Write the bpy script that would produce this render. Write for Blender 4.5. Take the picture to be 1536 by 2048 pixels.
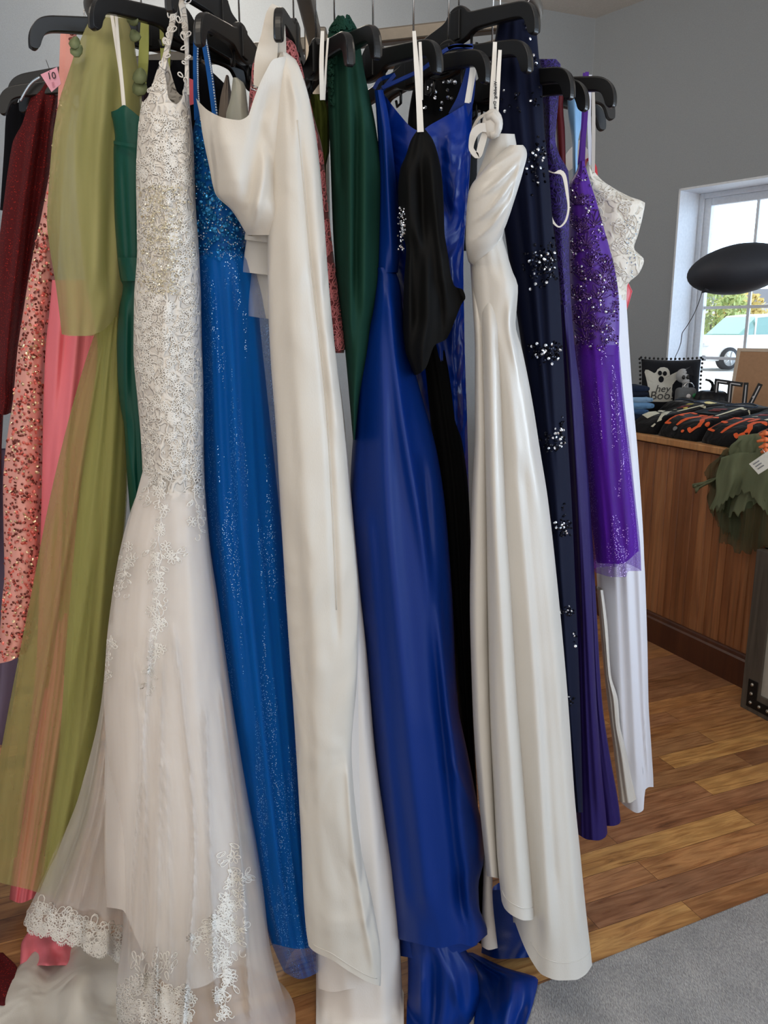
import bpy, bmesh, math, random
from mathutils import Vector, Matrix
from math import sin, cos, pi, sqrt, atan, atan2, radians

for o in list(bpy.data.objects):
    bpy.data.objects.remove(o)
C = bpy.context.scene.collection
SC = bpy.context.scene

# ---------------------------------------------------------------- camera
F = 1600.0
EYE = 1.48
TH = atan(361 / 1600)
CT, ST = cos(TH), sin(TH)
cam_d = bpy.data.cameras.new('camera')
cam = bpy.data.objects.new('camera', cam_d)
C.objects.link(cam)
cam.location = (0, 0, EYE)
cam.rotation_euler = (pi / 2 - TH, 0, 0)
cam_d.sensor_fit = 'VERTICAL'
cam_d.sensor_height = 36
cam_d.lens = 36 * F / 2048
cam_d.clip_start = 0.05
cam_d.clip_end = 300
SC.camera = cam

# ---------------------------------------------------------------- light
SC.view_settings.view_transform = 'Standard'
SC.view_settings.look = 'None'
SC.view_settings.gamma = 1
SC.view_settings.use_curve_mapping = False
SC.view_settings.exposure = 0.0
w = bpy.data.worlds.new('sky')
SC.world = w
w.use_nodes = True
bg = w.node_tree.nodes['Background']
# bright day on the window side, added fill glow for the shop behind the viewer
wn = w.node_tree.nodes
wl = w.node_tree.links
tcw = wn.new('ShaderNodeTexCoord')
dot = wn.new('ShaderNodeVectorMath')
dot.operation = 'DOT_PRODUCT'
dot.inputs[1].default_value = (0.7934, 0.6087, 0.0)
wl.new(tcw.outputs['Generated'], dot.inputs[0])
rmp = wn.new('ShaderNodeValToRGB')
rmp.color_ramp.elements[0].position = 0.0
rmp.color_ramp.elements[0].color = (1.08, 1.02, 0.94, 1)
rmp.color_ramp.elements[1].position = 0.45
rmp.color_ramp.elements[1].color = (3.2, 4.2, 5.4, 1)
wl.new(dot.outputs['Value'], rmp.inputs[0])
wl.new(rmp.outputs[0], bg.inputs[0])
bg.inputs[1].default_value = 1.0


def area(name, loc, target, sx, sy, power, col):
    l = bpy.data.lights.new(name, 'AREA')
    l.shape = 'RECTANGLE'
    l.size = sx
    l.size_y = sy
    l.energy = power
    l.color = col
    o = bpy.data.objects.new(name, l)
    o.location = loc
    d = Vector(target) - Vector(loc)
    o.rotation_euler = d.to_track_quat('-Z', 'Y').to_euler()
    C.objects.link(o)
    return o


area('ceiling_light', (-0.9, 0.4, 3.40), (-0.7, 0.9, 0), 1.2, 0.6, 15, (1.0, 0.89, 0.75))
area('ceiling_light', (0.6, -0.6, 3.40), (0.4, 0.4, 0), 1.2, 0.6, 9, (1.0, 0.92, 0.83))
area('daylight', (4.35, 1.85, 1.7), (0.2, 1.7, 1.0), 2.3, 1.3, 70, (0.78, 0.89, 1.0))
def bulb(name, loc, power, col, r=0.16):
    l = bpy.data.lights.new(name, 'POINT')
    l.energy = power
    l.color = col
    l.shadow_soft_size = r
    o = bpy.data.objects.new(name, l)
    o.location = loc
    C.objects.link(o)


bulb('back_wall_fill', (-0.6, 4.1, 3.2), 30, (1.0, 0.90, 0.78))  # unseen point lamp added to brighten the back wall and ceiling
sun_d = bpy.data.lights.new('sun', 'SUN')
sun_d.energy = 5.0
sun_d.angle = 0.02
sun = bpy.data.objects.new('sun', sun_d)
C.objects.link(sun)
sun.rotation_euler = (radians(38), radians(8), radians(200))


# ---------------------------------------------------------------- helpers
def ray(x, y):
    u = (x - 768) / F
    v = (1024 - y) / F
    return (u, CT + v * ST, -ST + v * CT)


def P(x, y, Y):
    d = ray(x, y)
    t = Y / d[1]
    return Vector((d[0] * t, Y, EYE + d[2] * t))


def PZ(x, y, z):
    d = ray(x, y)
    t = (z - EYE) / d[2]
    return Vector((d[0] * t, d[1] * t, z))


def px(v):
    z = v[2] - EYE
    t = v[1] * CT - z * ST
    return 768 + F * v[0] / t, 1024 - F * (v[1] * ST + z * CT) / t


class Curve:
    """monotone cubic through (t, value) pairs"""
    def __init__(s, pts):
        if isinstance(pts, (int, float)):
            pts = [(0, pts)]
        s.t = [p[0] for p in pts]
        s.v = [p[1] for p in pts]
        n = len(pts)
        s.m = [0.0] * n
        if n > 1:
            d = [(s.v[i + 1] - s.v[i]) / (s.t[i + 1] - s.t[i]) for i in range(n - 1)]
            s.m[0], s.m[-1] = d[0], d[-1]
            for i in range(1, n - 1):
                if d[i - 1] * d[i] > 0:
                    s.m[i] = 2 * d[i - 1] * d[i] / (d[i - 1] + d[i])
    def __call__(s, x):
        t, v, m = s.t, s.v, s.m
        if len(t) == 1 or x <= t[0]:
            return v[0] + (m[0] * (x - t[0]) if len(t) > 1 and x < t[0] else 0)
        if x >= t[-1]:
            return v[-1] + m[-1] * (x - t[-1])
        i = 0
        while x > t[i + 1]:
            i += 1
        h = t[i + 1] - t[i]
        q = (x - t[i]) / h
        return ((1 + 2 * q) * (1 - q) ** 2 * v[i] + q * (1 - q) ** 2 * h * m[i]
                + q * q * (3 - 2 * q) * v[i + 1] + q * q * (q - 1) * h * m[i + 1])


class Flat(Curve):
    """same, held constant beyond both ends"""
    def __call__(s, x):
        return Curve.__call__(s, min(max(x, s.t[0]), s.t[-1]))


def parent_to(o, p):
    if p is not None:
        o.parent = p
        o.matrix_parent_inverse = Matrix.Translation(-wloc(p))


def wloc(p):
    v = Vector(p.location)
    if p.parent is not None:
        return v  # children are meshes held at the world origin
    return v


def mesh(name, verts, faces, mat, parent=None, smooth=True, label=None):
    me = bpy.data.meshes.new(name)
    me.from_pydata([tuple(v) for v in verts], [], faces)
    me.update()
    bm = bmesh.new()
    bm.from_mesh(me)
    bmesh.ops.recalc_face_normals(bm, faces=bm.faces)
    bm.to_mesh(me)
    bm.free()
    if smooth:
        for p in me.polygons:
            p.use_smooth = True
    me.materials.append(mat)
    o = bpy.data.objects.new(name, me)
    C.objects.link(o)
    if parent is not None:
        parent_to(o, parent)
    if label:
        o['label'] = label
    return o


def tag(o, label, cat, group=None, kind=None):
    o['label'] = label
    o['category'] = cat
    if group:
        o['group'] = group
    if kind:
        o['kind'] = kind
    return o


def thing(name, loc, label, cat, group=None):
    o = bpy.data.objects.new(name, None)
    o.empty_display_size = 0.05
    o.location = loc
    C.objects.link(o)
    return tag(o, label, cat, group)


def struct(name, verts, faces, mat, smooth=False):
    o = mesh(name, verts, faces, mat, None, smooth)
    o['kind'] = 'structure'
    return o


class MB:
    """collects shapes, then links them as one mesh object"""
    def __init__(s):
        s.v, s.f = [], []
    def add(s, v, f):
        n = len(s.v)
        s.v += [Vector(q) for q in v]
        s.f += [tuple(n + i for i in q) for q in f]
        return s
    def box(s, c, size, axes=None):
        ax = axes or (Vector((1, 0, 0)), Vector((0, 1, 0)), Vector((0, 0, 1)))
        c = Vector(c)
        v = [c + ax[0] * size[0] / 2 * i + ax[1] * size[1] / 2 * j + ax[2] * size[2] / 2 * k
             for i in (-1, 1) for j in (-1, 1) for k in (-1, 1)]
        f = [(0, 1, 3, 2), (4, 6, 7, 5), (0, 4, 5, 1), (2, 3, 7, 6), (0, 2, 6, 4), (1, 5, 7, 3)]
        return s.add(v, f)
    def tube(s, pts, r, n=8, closed=False, flat=None):
        pts = [Vector(p) for p in pts]
        m = len(pts)
        if m < 2:
            return s
        rs = r if isinstance(r, (list, tuple)) else [r] * m
        V, Fc = [], []
        up = None
        for i in range(m):
            a = pts[i - 1] if (i > 0 or closed) else pts[i]
            b = pts[(i + 1) % m] if (i < m - 1 or closed) else pts[i]
            d = b - a
            if d.length < 1e-9:
                d = Vector((0, 0, 1))
            d.normalize()
            if up is None:
                up = Vector((0, 0, 1)) if abs(d.z) < 0.9 else Vector((0, 1, 0))
            sd = d.cross(up)
            if sd.length < 1e-6:
                sd = d.orthogonal()
            sd.normalize()
            up = sd.cross(d).normalized()
            for k in range(n):
                q = 2 * pi * k / n
                V.append(pts[i] + sd * cos(q) * rs[i] + up * sin(q) * rs[i] * (flat or 1))
        for i in range(m if closed else m - 1):
            j = (i + 1) % m
            for k in range(n):
                l = (k + 1) % n
                Fc.append((i * n + k, i * n + l, j * n + l, j * n + k))
        if not closed:
            Fc.append(tuple(range(n))[::-1])
            Fc.append(tuple((m - 1) * n + k for k in range(n)))
        return s.add(V, Fc)
    def prism(s, poly, depth, o, ax, ay, az):
        """polygon (2-D) in the plane o + ax*x + ay*y, extruded depth along az"""
        o, ax, ay, az = Vector(o), Vector(ax), Vector(ay), Vector(az)
        n = len(poly)
        V = [o + ax * p[0] + ay * p[1] for p in poly] + [o + ax * p[0] + ay * p[1] + az * depth for p in poly]
        Fc = [tuple(range(n)), tuple(range(2 * n - 1, n - 1, -1))]
        for i in range(n):
            j = (i + 1) % n
            Fc.append((i, j, n + j, n + i))
        return s.add(V, Fc)
    def ball(s, c, r, nu=12, nv=8, m=None):
        c = Vector(c)
        rr = r if isinstance(r, (list, tuple)) else (r, r, r)
        V, Fc = [], []
        for i in range(nv + 1):
            a = pi * i / nv
            for k in range(nu):
                b = 2 * pi * k / nu
                q = Vector((rr[0] * sin(a) * cos(b), rr[1] * sin(a) * sin(b), rr[2] * cos(a)))
                if m is not None:
                    q = m @ q
                V.append(c + q)
        for i in range(nv):
            for k in range(nu):
                l = (k + 1) % nu
                Fc.append((i * nu + k, i * nu + l, (i + 1) * nu + l, (i + 1) * nu + k))
        return s.add(V, Fc)
    def build(s, name, mat, parent=None, smooth=True, bevel=0, label=None):
        o = mesh(name, s.v, s.f, mat, parent, smooth, label)
        if bevel:
            b = o.modifiers.new('bevel', 'BEVEL')
            b.width = bevel
            b.segments = 2
            b.limit_method = 'ANGLE'
            b.angle_limit = radians(35)
        return o


def flat_shade(o):
    for p in o.data.polygons:
        p.use_smooth = False
    return o


def text_mesh(name, txt, size, o, ax, ay, mat, parent=None, depth=0.0006, bold=0.0, label=None, align='CENTER'):
    """lettering as a solid mesh lying in the plane o + ax*x + ay*y"""
    cu = bpy.data.curves.new(name, 'FONT')
    cu.body = txt
    cu.size = size
    cu.align_x = align
    cu.align_y = 'CENTER'
    cu.extrude = depth
    cu.offset = bold
    cu.resolution_u = 3
    t = bpy.data.objects.new(name, cu)
    C.objects.link(t)
    dg = bpy.context.evaluated_depsgraph_get()
    me = bpy.data.meshes.new_from_object(t.evaluated_get(dg))
    bpy.data.objects.remove(t)
    bpy.data.curves.remove(cu)
    ax, ay = Vector(ax).normalized(), Vector(ay).normalized()
    az = ax.cross(ay)
    o = Vector(o)
    for v in me.vertices:
        q = v.co.copy()
        v.co = o + ax * q.x + ay * q.y + az * q.z
    me.materials.clear()
    me.materials.append(mat)
    ob = bpy.data.objects.new(name, me)
    C.objects.link(ob)
    if parent is not None:
        parent_to(ob, parent)
    if label:
        ob['label'] = label
    return ob


# ---------------------------------------------------------------- materials
def lin(c):
    def g(x):
        x = x / 255
        return x / 12.92 if x <= 0.04045 else ((x + 0.055) / 1.055) ** 2.4
    return (g(c[0]), g(c[1]), g(c[2]), 1)


class NM:
    def __init__(s, name):
        s.m = bpy.data.materials.new(name)
        s.m.use_nodes = True
        s.t = s.m.node_tree
        s.n = s.t.nodes
        s.b = s.n['Principled BSDF']
        s.out = s.n['Material Output']
    def new(s, kind, **kw):
        n = s.n.new('ShaderNode' + kind)
        for k, v in kw.items():
            setattr(n, k, v)
        return n
    def link(s, a, b):
        s.t.links.new(a, b)
    def coords(s, scale=(1, 1, 1), rot=(0, 0, 0), which='Object'):
        tc = s.new('TexCoord')
        mp = s.new('Mapping')
        mp.inputs['Scale'].default_value = scale
        mp.inputs['Rotation'].default_value = rot
        s.link(tc.outputs[which], mp.inputs[0])
        return mp.outputs[0]
    def noise(s, co, scale, detail=3, rough=0.5, dist=0.0):
        n = s.new('TexNoise')
        n.inputs['Scale'].default_value = scale
        n.inputs['Detail'].default_value = detail
        n.inputs['Roughness'].default_value = rough
        n.inputs['Distortion'].default_value = dist
        s.link(co, n.inputs['Vector'])
        return n.outputs['Fac']
    def ramp(s, fac, stops):
        r = s.new('ValToRGB')
        e = r.color_ramp.elements
        while len(e) < len(stops):
            e.new(0.5)
        for i, (p, c) in enumerate(stops):
            e[i].position = p
            e[i].color = c if len(c) == 4 else (*c, 1)
        s.link(fac, r.inputs[0])
        return r.outputs[0]
    def mix(s, fac, a, b, blend='MIX'):
        n = s.new('MixRGB', blend_type=blend)
        for i, q in enumerate((fac, a, b)):
            if hasattr(q, 'is_output') or hasattr(q, 'links'):
                s.link(q, n.inputs[i])
            else:
                n.inputs[i].default_value = q
        return n.outputs[0]
    def math(s, op, a, b=None):
        n = s.new('Math', operation=op)
        for i, q in enumerate((a, b)):
            if q is None:
                continue
            if isinstance(q, (int, float)):
                n.inputs[i].default_value = q
            else:
                s.link(q, n.inputs[i])
        return n.outputs[0]
    def bump(s, h, strength, dist, prev=None):
        n = s.new('Bump')
        n.inputs['Strength'].default_value = strength
        n.inputs['Distance'].default_value = dist
        s.link(h, n.inputs['Height'])
        if prev is not None:
            s.link(prev, n.inputs['Normal'])
        return n.outputs[0]
    def set(s, **kw):
        for k, v in kw.items():
            s.b.inputs[k.replace('_', ' ')].default_value = v
        return s


def plain(name, col, rough=0.5, metal=0.0, spec=0.5, bump=0.0, bscale=60):
    k = NM(name)
    k.set(Base_Color=lin(col), Roughness=rough, Metallic=metal, Specular_IOR_Level=spec)
    co = k.coords()
    n = k.noise(co, bscale, 3)
    if bump:
        k.link(k.bump(n, bump, 0.004), k.b.inputs['Normal'])
    c = k.mix(0.12, lin(col), k.ramp(n, [(0.3, lin([q * .75 for q in col])), (0.7, lin([min(255, q * 1.15) for q in col]))]))
    k.link(c, k.b.inputs['Base Color'])
    return k.m


def fabric(name, col, rough=0.4, spec=0.35, sheen=0.0, wrinkle=0.35, wscale=7, stretch=0.35, metal=0.0, aniso=0.0, sub=0.0, weave=0.15, coat=0.0, sheen_col=None):
    k = NM(name)
    k.set(Base_Color=lin(col), Roughness=rough, Specular_IOR_Level=spec, Metallic=metal, Sheen_Weight=sheen, Anisotropic=aniso, Coat_Weight=coat, Coat_Roughness=0.3)
    if sheen_col:
        k.set(Sheen_Tint=lin(sheen_col))
    co = k.coords((1, 1, stretch))
    n1 = k.noise(co, wscale, 2, 0.45, 0.6)
    b = k.bump(n1, wrinkle, 0.03)
    if weave:
        co2 = k.coords((1, 1, 0.5))
        n2 = k.noise(co2, 420, 1)
        b = k.bump(n2, weave, 0.0012, b)
    k.link(b, k.b.inputs['Normal'])
    return k.m


def tulle(name, col, alpha=0.45, sparkle=None, streak=0.25):
    """sheer net: part see-through, part diffusing"""
    k = NM(name)
    tr = k.new('BsdfTransparent')
    df = k.new('BsdfDiffuse')
    tl = k.new('BsdfTranslucent')
    df.inputs[0].default_value = lin(col)
    tl.inputs[0].default_value = lin(col)
    m1 = k.new('MixShader')
    m1.inputs[0].default_value = 0.3
    k.link(df.outputs[0], m1.inputs[1])
    k.link(tl.outputs[0], m1.inputs[2])
    co = k.coords((1, 1, 0.06))
    n = k.noise(co, 24, 2)
    a = k.ramp(n, [(0.3, (alpha - streak * alpha,) * 3), (0.7, (min(1, alpha + streak * alpha),) * 3)])
    if sparkle:
        co2 = k.coords()
        v = k.new('TexVoronoi')
        v.inputs['Scale'].default_value = 330
        k.link(co2, v.inputs['Vector'])
        sp = k.math('LESS_THAN', v.outputs['Distance'], 0.26)
        sel = k.math('GREATER_THAN', k.noise(k.coords((1, 1, .10)), 26, 3), 0.52)
        f = k.math('MULTIPLY', sp, sel)
        rnd = k.math('GREATER_THAN', v.outputs['Color'], 0.45)
        f = k.math('MULTIPLY', f, rnd)
        gl = k.new('BsdfGlossy')
        gl.inputs[0].default_value = lin(sparkle)
        gl.inputs[1].default_value = 0.45
        m3 = k.new('MixShader')
        k.link(f, m3.inputs[0])
        k.link(m1.outputs[0], m3.inputs[1])
        k.link(gl.outputs[0], m3.inputs[2])
        a = k.math('MAXIMUM', a, f)
        m1 = m3
    m2 = k.new('MixShader')
    k.link(a, m2.inputs[0])
    k.link(tr.outputs[0], m2.inputs[1])
    k.link(m1.outputs[0], m2.inputs[2])
    k.link(m2.outputs[0], k.out.inputs[0])
    return k.m


def glitter(name, col, fleck, rough=0.7, sheen=0.6, scale=420, thr=0.55, wscale=9):
    k = NM(name)
    k.set(Roughness=rough, Sheen_Weight=sheen, Specular_IOR_Level=0.3, Sheen_Tint=lin(fleck))
    co = k.coords()
    v = k.new('TexVoronoi')
    v.inputs['Scale'].default_value = scale
    k.link(co, v.inputs['Vector'])
    sep = k.new('SeparateColor')
    k.link(v.outputs['Color'], sep.inputs[0])
    near = k.math('LESS_THAN', v.outputs['Distance'], 0.33)
    pick = k.math('GREATER_THAN', sep.outputs[0], thr)
    f = k.math('MULTIPLY', near, pick)
    k.link(k.mix(f, lin(col), lin(fleck)), k.b.inputs['Base Color'])
    k.link(k.math('MULTIPLY', f, 0.8), k.b.inputs['Metallic'])
    n = k.noise(k.coords((1, 1, .3)), wscale, 2)
    k.link(k.bump(n, 0.4, 0.03), k.b.inputs['Normal'])
    return k.m


def corded(name, col, base=None, rough=0.6, scale=34):
    """lace ground: raised winding cords on net"""
    k = NM(name)
    k.set(Roughness=rough, Base_Color=lin(col), Specular_IOR_Level=0.3)
    co = k.coords()
    nz = k.new('TexNoise')
    nz.inputs['Scale'].default_value = 22
    k.link(co, nz.inputs['Vector'])
    add = k.new('MixRGB', blend_type='ADD')
    add.inputs[0].default_value = 0.06
    k.link(co, add.inputs[1])
    k.link(nz.outputs['Color'], add.inputs[2])
    v = k.new('TexVoronoi', feature='DISTANCE_TO_EDGE')
    v.inputs['Scale'].default_value = scale
    k.link(add.outputs[0], v.inputs['Vector'])
    h = k.ramp(v.outputs[0], [(0.0, (1, 1, 1)), (0.10, (0.9, .9, .9)), (0.2, (0, 0, 0))])
    if base:
        k.link(k.mix(h, lin(base), lin(col)), k.b.inputs['Base Color'])
    b = k.bump(h, 0.8, 0.004)
    n = k.noise(k.coords((1, 1, .5)), 14, 2)
    k.link(k.bump(n, 0.3, 0.02, b), k.b.inputs['Normal'])
    return k.m


def wood(name, c1, c2, c3, scale=1.0, rot=(0, 0, 0), rough=0.4):
    k = NM(name)
    co = k.coords((1, 1, 0.09), rot)
    n = k.noise(co, 26 * scale, 5, 0.55, 1.2)
    c = k.ramp(n, [(0.25, lin(c1)), (0.5, lin(c2)), (0.75, lin(c3))])
    f = k.noise(k.coords((1, 1, 0.02), rot), 160 * scale, 3)
    c2_ = k.mix(0.35, c, k.ramp(f, [(0.35, lin([q * .6 for q in c1])), (0.6, lin(c3))]), 'MULTIPLY')
    k.link(c2_, k.b.inputs['Base Color'])
    k.set(Roughness=rough)
    k.link(k.bump(f, 0.15, 0.002), k.b.inputs['Normal'])
    return k.m


# ---------------------------------------------------------------- cloth
class Cloth:
    """a hanging, closed fabric body: outline, neckline and hem drawn point by point, a depth, folds"""
    def __init__(s, L, R, Y, thick, top=None, hem=None, folds=(), ripple=None, ex=2.0, zmin=0.006, seed=0):
        s.y0 = max(L[0][0], R[0][0])
        s.y1 = min(L[-1][0], R[-1][0])
        s.L, s.R = Curve(L), Curve(R)
        s.Y, s.T = Flat(Y), Flat(thick)
        s.top = Flat(top) if top else None
        s.hem = Flat(hem) if hem else None
        s.folds = [(Flat(f[0]), f[1], f[2]) for f in folds]
        s.rip = ripple
        s.ex, s.zmin = ex, zmin
        rnd = random.Random(seed)
        s.ph = [rnd.uniform(0, 6.28) for _ in range(8)]
    def fold(s, x, y, a):
        d = 0.0
        for c, amp, wd in s.folds:
            lo, hi = c.t[0], c.t[-1]
            k = min(1, max(0, (y - lo) / 60)) * min(1, max(0, (hi - y) / 60)) if len(c.t) > 1 else 1
            q = (x - c(y)) / wd
            if abs(q) < 3.2:
                d += k * amp * math.exp(-q * q)
        if s.rip:
            n, a0, a1 = s.rip
            g = (y - s.y0) / max(1, s.y1 - s.y0)
            A = a0 + (a1 - a0) * min(1, max(0, g))
            q = n * pi * a
            p = s.ph
            r = (sin(q + p[0] + 0.9 * sin(g * 2.3 + p[1])) * 0.6 + sin(q * 1.73 + p[2] + 1.3 * sin(g * 3.1 + p[3])) * 0.35
                 + sin(q * 2.9 + p[4] + 2 * g) * 0.08)
            d += A * r * (0.55 + 0.45 * sin(2.1 * a + p[5] + 1.2 * g))
        return d
    def edges(s, y):
        y = min(max(y, s.y0 - 30), s.y1 + 60)
        return s.L(y), s.R(y)
    def front(s, x, y):
        l, r = s.edges(y)
        hw = max(0.5, (r - l) / 2)
        a = max(-1, min(1, (x - (l + r) / 2) / hw))
        b = max(0, 1 - a * a) ** (1 / s.ex)
        return s.Y(y) - s.T(y) / 2 * b - s.fold(x, y, a) * min(1, b * 1.6)
    def inset(s, x, y):
        l, r = s.edges(y)
        return min(max(x, l + 1), r - 1)
    def point(s, x, y, off=0.0):
        p = P(x, y, s.front(x, y) - off)
        if p.z < s.zmin:
            p = PZ(x, y, s.zmin + max(0, off))
        return p
    def build(s, name, mat, parent, rows=90, nf=56, nb=22, label=None, off=0.0, cap=False, back_drop=0):
        V, Fc = [], []
        N = nf + nb
        for i in range(rows + 1):
            r = i / rows
            yn = s.y0 + (s.y1 - s.y0) * r
            for k in range(N):
                if k < nf:
                    a = -cos(pi * k / (nf - 1))
                else:
                    a = cos(pi * (k - nf + 1) / (nb + 1))
                y = yn
                for _ in range(2):
                    l, q = s.edges(y)
                    x = (l + q) / 2 + (q - l) / 2 * a
                    yt = s.top(x) if s.top else s.y0
                    yb = s.hem(x) if s.hem else s.y1
                    y = yt + (yb - yt) * r
                if k < nf:
                    p = s.point(x, y, off)
                else:
                    b = max(0, 1 - a * a) ** 0.5
                    p = P(x, y - back_drop * b, s.Y(y))
                    p.y += s.T(y) / 2 * b + 0.5 * s.fold(x, y, a) * b
                    if p.z < s.zmin:
                        p.z = s.zmin
                V.append(p)
        for i in range(rows):
            for k in range(N):
                l = (k + 1) % N
                Fc.append((i * N + k, i * N + l, (i + 1) * N + l, (i + 1) * N + k))
        if cap:
            Fc.append(tuple(range(N)))
        return mesh(name, V, Fc, mat, parent, True, label)


def cords(name, cl, loops, r, mat, parent, off=0.002, n=4, closed=True, label=None, kind=None):
    """stitched cords, beads on string: thin tubes following the cloth's face"""
    mb = MB()
    for lp in loops:
        c = closed
        if lp and lp[0] == 'open':
            lp, c = lp[1:], False
        pts = [cl.point(cl.inset(x, y), y, off) for x, y in lp]
        mb.tube(pts, r, n, c)
    o = mb.build(name, mat, parent, True, label=label)
    if kind:
        o['kind'] = kind
    return o


def discs(name, cl, spots, r, tilt, mat, parent, seed=1, n=6, off=0.003, thick=0.0006, label=None):
    """sequins: small tilted discs sewn on the cloth"""
    rnd = random.Random(seed)
    V, Fc = [], []
    for sp in spots:
        x, y = sp[0], sp[1]
        rr = (sp[2] if len(sp) > 2 else r) * rnd.uniform(0.85, 1.15)
        p = cl.point(x, y, off)
        nrm = Vector((rnd.gauss(0, tilt), -1, rnd.gauss(0, tilt))).normalized()
        u = nrm.orthogonal().normalized()
        v = nrm.cross(u)
        b = len(V)
        for k in range(n):
            q = 2 * pi * k / n
            V.append(p + u * rr * cos(q) + v * rr * sin(q))
        V.append(p + nrm * thick * 2)
        for k in range(n):
            Fc.append((b + k, b + (k + 1) % n, b + n))
        Fc.append(tuple(b + k for k in range(n))[::-1])
    o = mesh(name, V, Fc, mat, parent, False, label)
    o['kind'] = 'stuff'
    return o


def strap(name, pts, wpx, mat, parent, thick=0.0025, label=None, steps=5):
    """flat ribbon through (x, y, depth) points, wpx wide as it faces the viewer"""
    t = [0]
    for a, b in zip(pts, pts[1:]):
        t.append(t[-1] + max(1, math.hypot(b[0] - a[0], b[1] - a[1])))
    cx, cy, cz = (Curve(list(zip(t, [p[i] for p in pts]))) for i in range(3))
    ws = wpx if isinstance(wpx, (list, tuple)) else [wpx] * len(pts)
    cw = Curve(list(zip(t, ws)))
    m = steps * (len(pts) - 1) + 1
    V, Fc = [], []
    for i in range(m):
        q = t[-1] * i / (m - 1)
        e = 0.5
        dx, dy = cx(q + e) - cx(q - e), cy(q + e) - cy(q - e)
        d = math.hypot(dx, dy) or 1
        nx, ny = -dy / d, dx / d
        h = cw(q) / 2
        Y = cz(q)
        A = P(cx(q) + nx * h, cy(q) + ny * h, Y)
        B = P(cx(q) - nx * h, cy(q) - ny * h, Y)
        f = Vector((0, thick / 2, 0))
        V += [A - f, B - f, B + f, A + f]
    for i in range(m - 1):
        for k in range(4):
            l = (k + 1) % 4
            Fc.append((i * 4 + k, i * 4 + l, i * 4 + 4 + l, i * 4 + 4 + k))
    Fc += [(0, 1, 2, 3), tuple((m - 1) * 4 + k for k in (3, 2, 1, 0))]
    o = mesh(name, V, Fc, mat, parent, False, label)
    return o


def sheet(name, grid, mat, parent, thick=0.002, label=None, close=False):
    """a cloth sheet from a grid of points, given thickness"""
    nr, nc = len(grid), len(grid[0])
    V = [Vector(p) for row in grid for p in row]
    Fc = [(i * nc + k, i * nc + k + 1, (i + 1) * nc + k + 1, (i + 1) * nc + k) for i in range(nr - 1) for k in range(nc - 1)]
    o = mesh(name, V, Fc, mat, parent, True, label)
    sm = o.modifiers.new('thickness', 'SOLIDIFY')
    sm.thickness = thick
    return o


def flower_loops(x, y, rad, rnd, n=5, sq=0.5):
    out = []
    a0 = rnd.uniform(0, 6.28)
    for k in range(n):
        a = a0 + 2 * pi * k / n
        lp = []
        for j in range(8):
            q = 2 * pi * j / 8
            u = rad * (0.55 + 0.45 * cos(q))
            v = rad * 0.24 * sin(q)
            lp.append((x + u * cos(a) - v * sin(a), y + u * sin(a) + v * cos(a)))
        out.append(lp)
    return out


def leaf_loop(x, y, ln, a, fat=0.26):
    lp = []
    for j in range(9):
        q = 2 * pi * j / 9
        u = ln * (0.5 - 0.5 * cos(q))
        v = ln * fat * sin(q) * (1 - 0.3 * cos(q))
        lp.append((x + u * cos(a) - v * sin(a), y + u * sin(a) + v * cos(a)))
    return lp


def scroll(x, y, ln, a, curl):
    lp = ['open']
    px_, py_ = x, y
    for j in range(9):
        lp.append((px_, py_))
        a += curl * (0.25 + 0.08 * j)
        px_ += ln / 9 * cos(a)
        py_ += ln / 9 * sin(a)
    return lp


def lace_field(rnd, n, inside, x0, x1, y0, y1, size):
    """winding sprays of flowers, leaves and scrolls over an area"""
    out = []
    c = 0
    while c < n:
        x, y = rnd.uniform(x0, x1), rnd.uniform(y0, y1)
        if not inside(x, y):
            continue
        c += 1
        s = size * rnd.uniform(0.7, 1.3)
        q = rnd.random()
        if q < 0.3:
            out += flower_loops(x, y, s, rnd, rnd.choice((5, 6, 7)))
        elif q < 0.65:
            a = rnd.uniform(0, 6.28)
            for k in range(3):
                out.append(leaf_loop(x + 5 * k * cos(a), y + 5 * k * sin(a), s * 1.1, a + (k - 1) * 0.8))
        else:
            a = rnd.uniform(0, 6.28)
            out.append(scroll(x, y, s * 2.6, a, rnd.choice((-1, 1)) * rnd.uniform(.7, 1.3)))
    return out

# ---------------------------------------------------------------- setting
# room axes found from the planks and the counter
AX = Vector((0.924, 0.382, 0)).normalized()     # along the back wall, to the right
WD = Vector((-0.6087, 0.7934, 0))               # along the window wall, away
WN = Vector((0.7934, 0.6087, 0))                # out through the window
CN = Vector((-0.391, 0.920, 0))                 # along the counter, away
CB = Vector((0.920, 0.391, 0))                  # across the counter, to the wall
UP = Vector((0, 0, 1))
CEIL = 3.46
CORNER = Vector((1.371, 5.764, 0))
W0 = Vector((1.804, 5.2, 0))                    # left edge of the window opening

m_floor = NM('wood_planks')
co = m_floor.coords((1, 1, 1), (0, 0, -atan2(AX.y, AX.x)))
br = m_floor.new('TexBrick')
br.offset = 0.37
br.inputs['Color1'].default_value = (0, 0, 0, 1)
br.inputs['Color2'].default_value = (1, 1, 1, 1)
br.inputs['Mortar'].default_value = (0.5, 0.5, 0.5, 1)
br.inputs['Scale'].default_value = 1.0
br.inputs['Mortar Size'].default_value = 0.0006
br.inputs['Bias'].default_value = 0.0
br.inputs['Brick Width'].default_value = 0.72
br.inputs['Row Height'].default_value = 0.088
m_floor.link(co, br.inputs['Vector'])
tint = m_floor.ramp(br.outputs['Color'], [(0.0, lin((150, 106, 76))), (0.25, lin((190, 140, 94))), (0.45, lin((222, 174, 112))), (0.6, lin((164, 120, 92))), (0.8, lin((210, 156, 104))), (1.0, lin((178, 130, 100)))])
sh = m_floor.new('VectorMath', operation='ADD')
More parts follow.
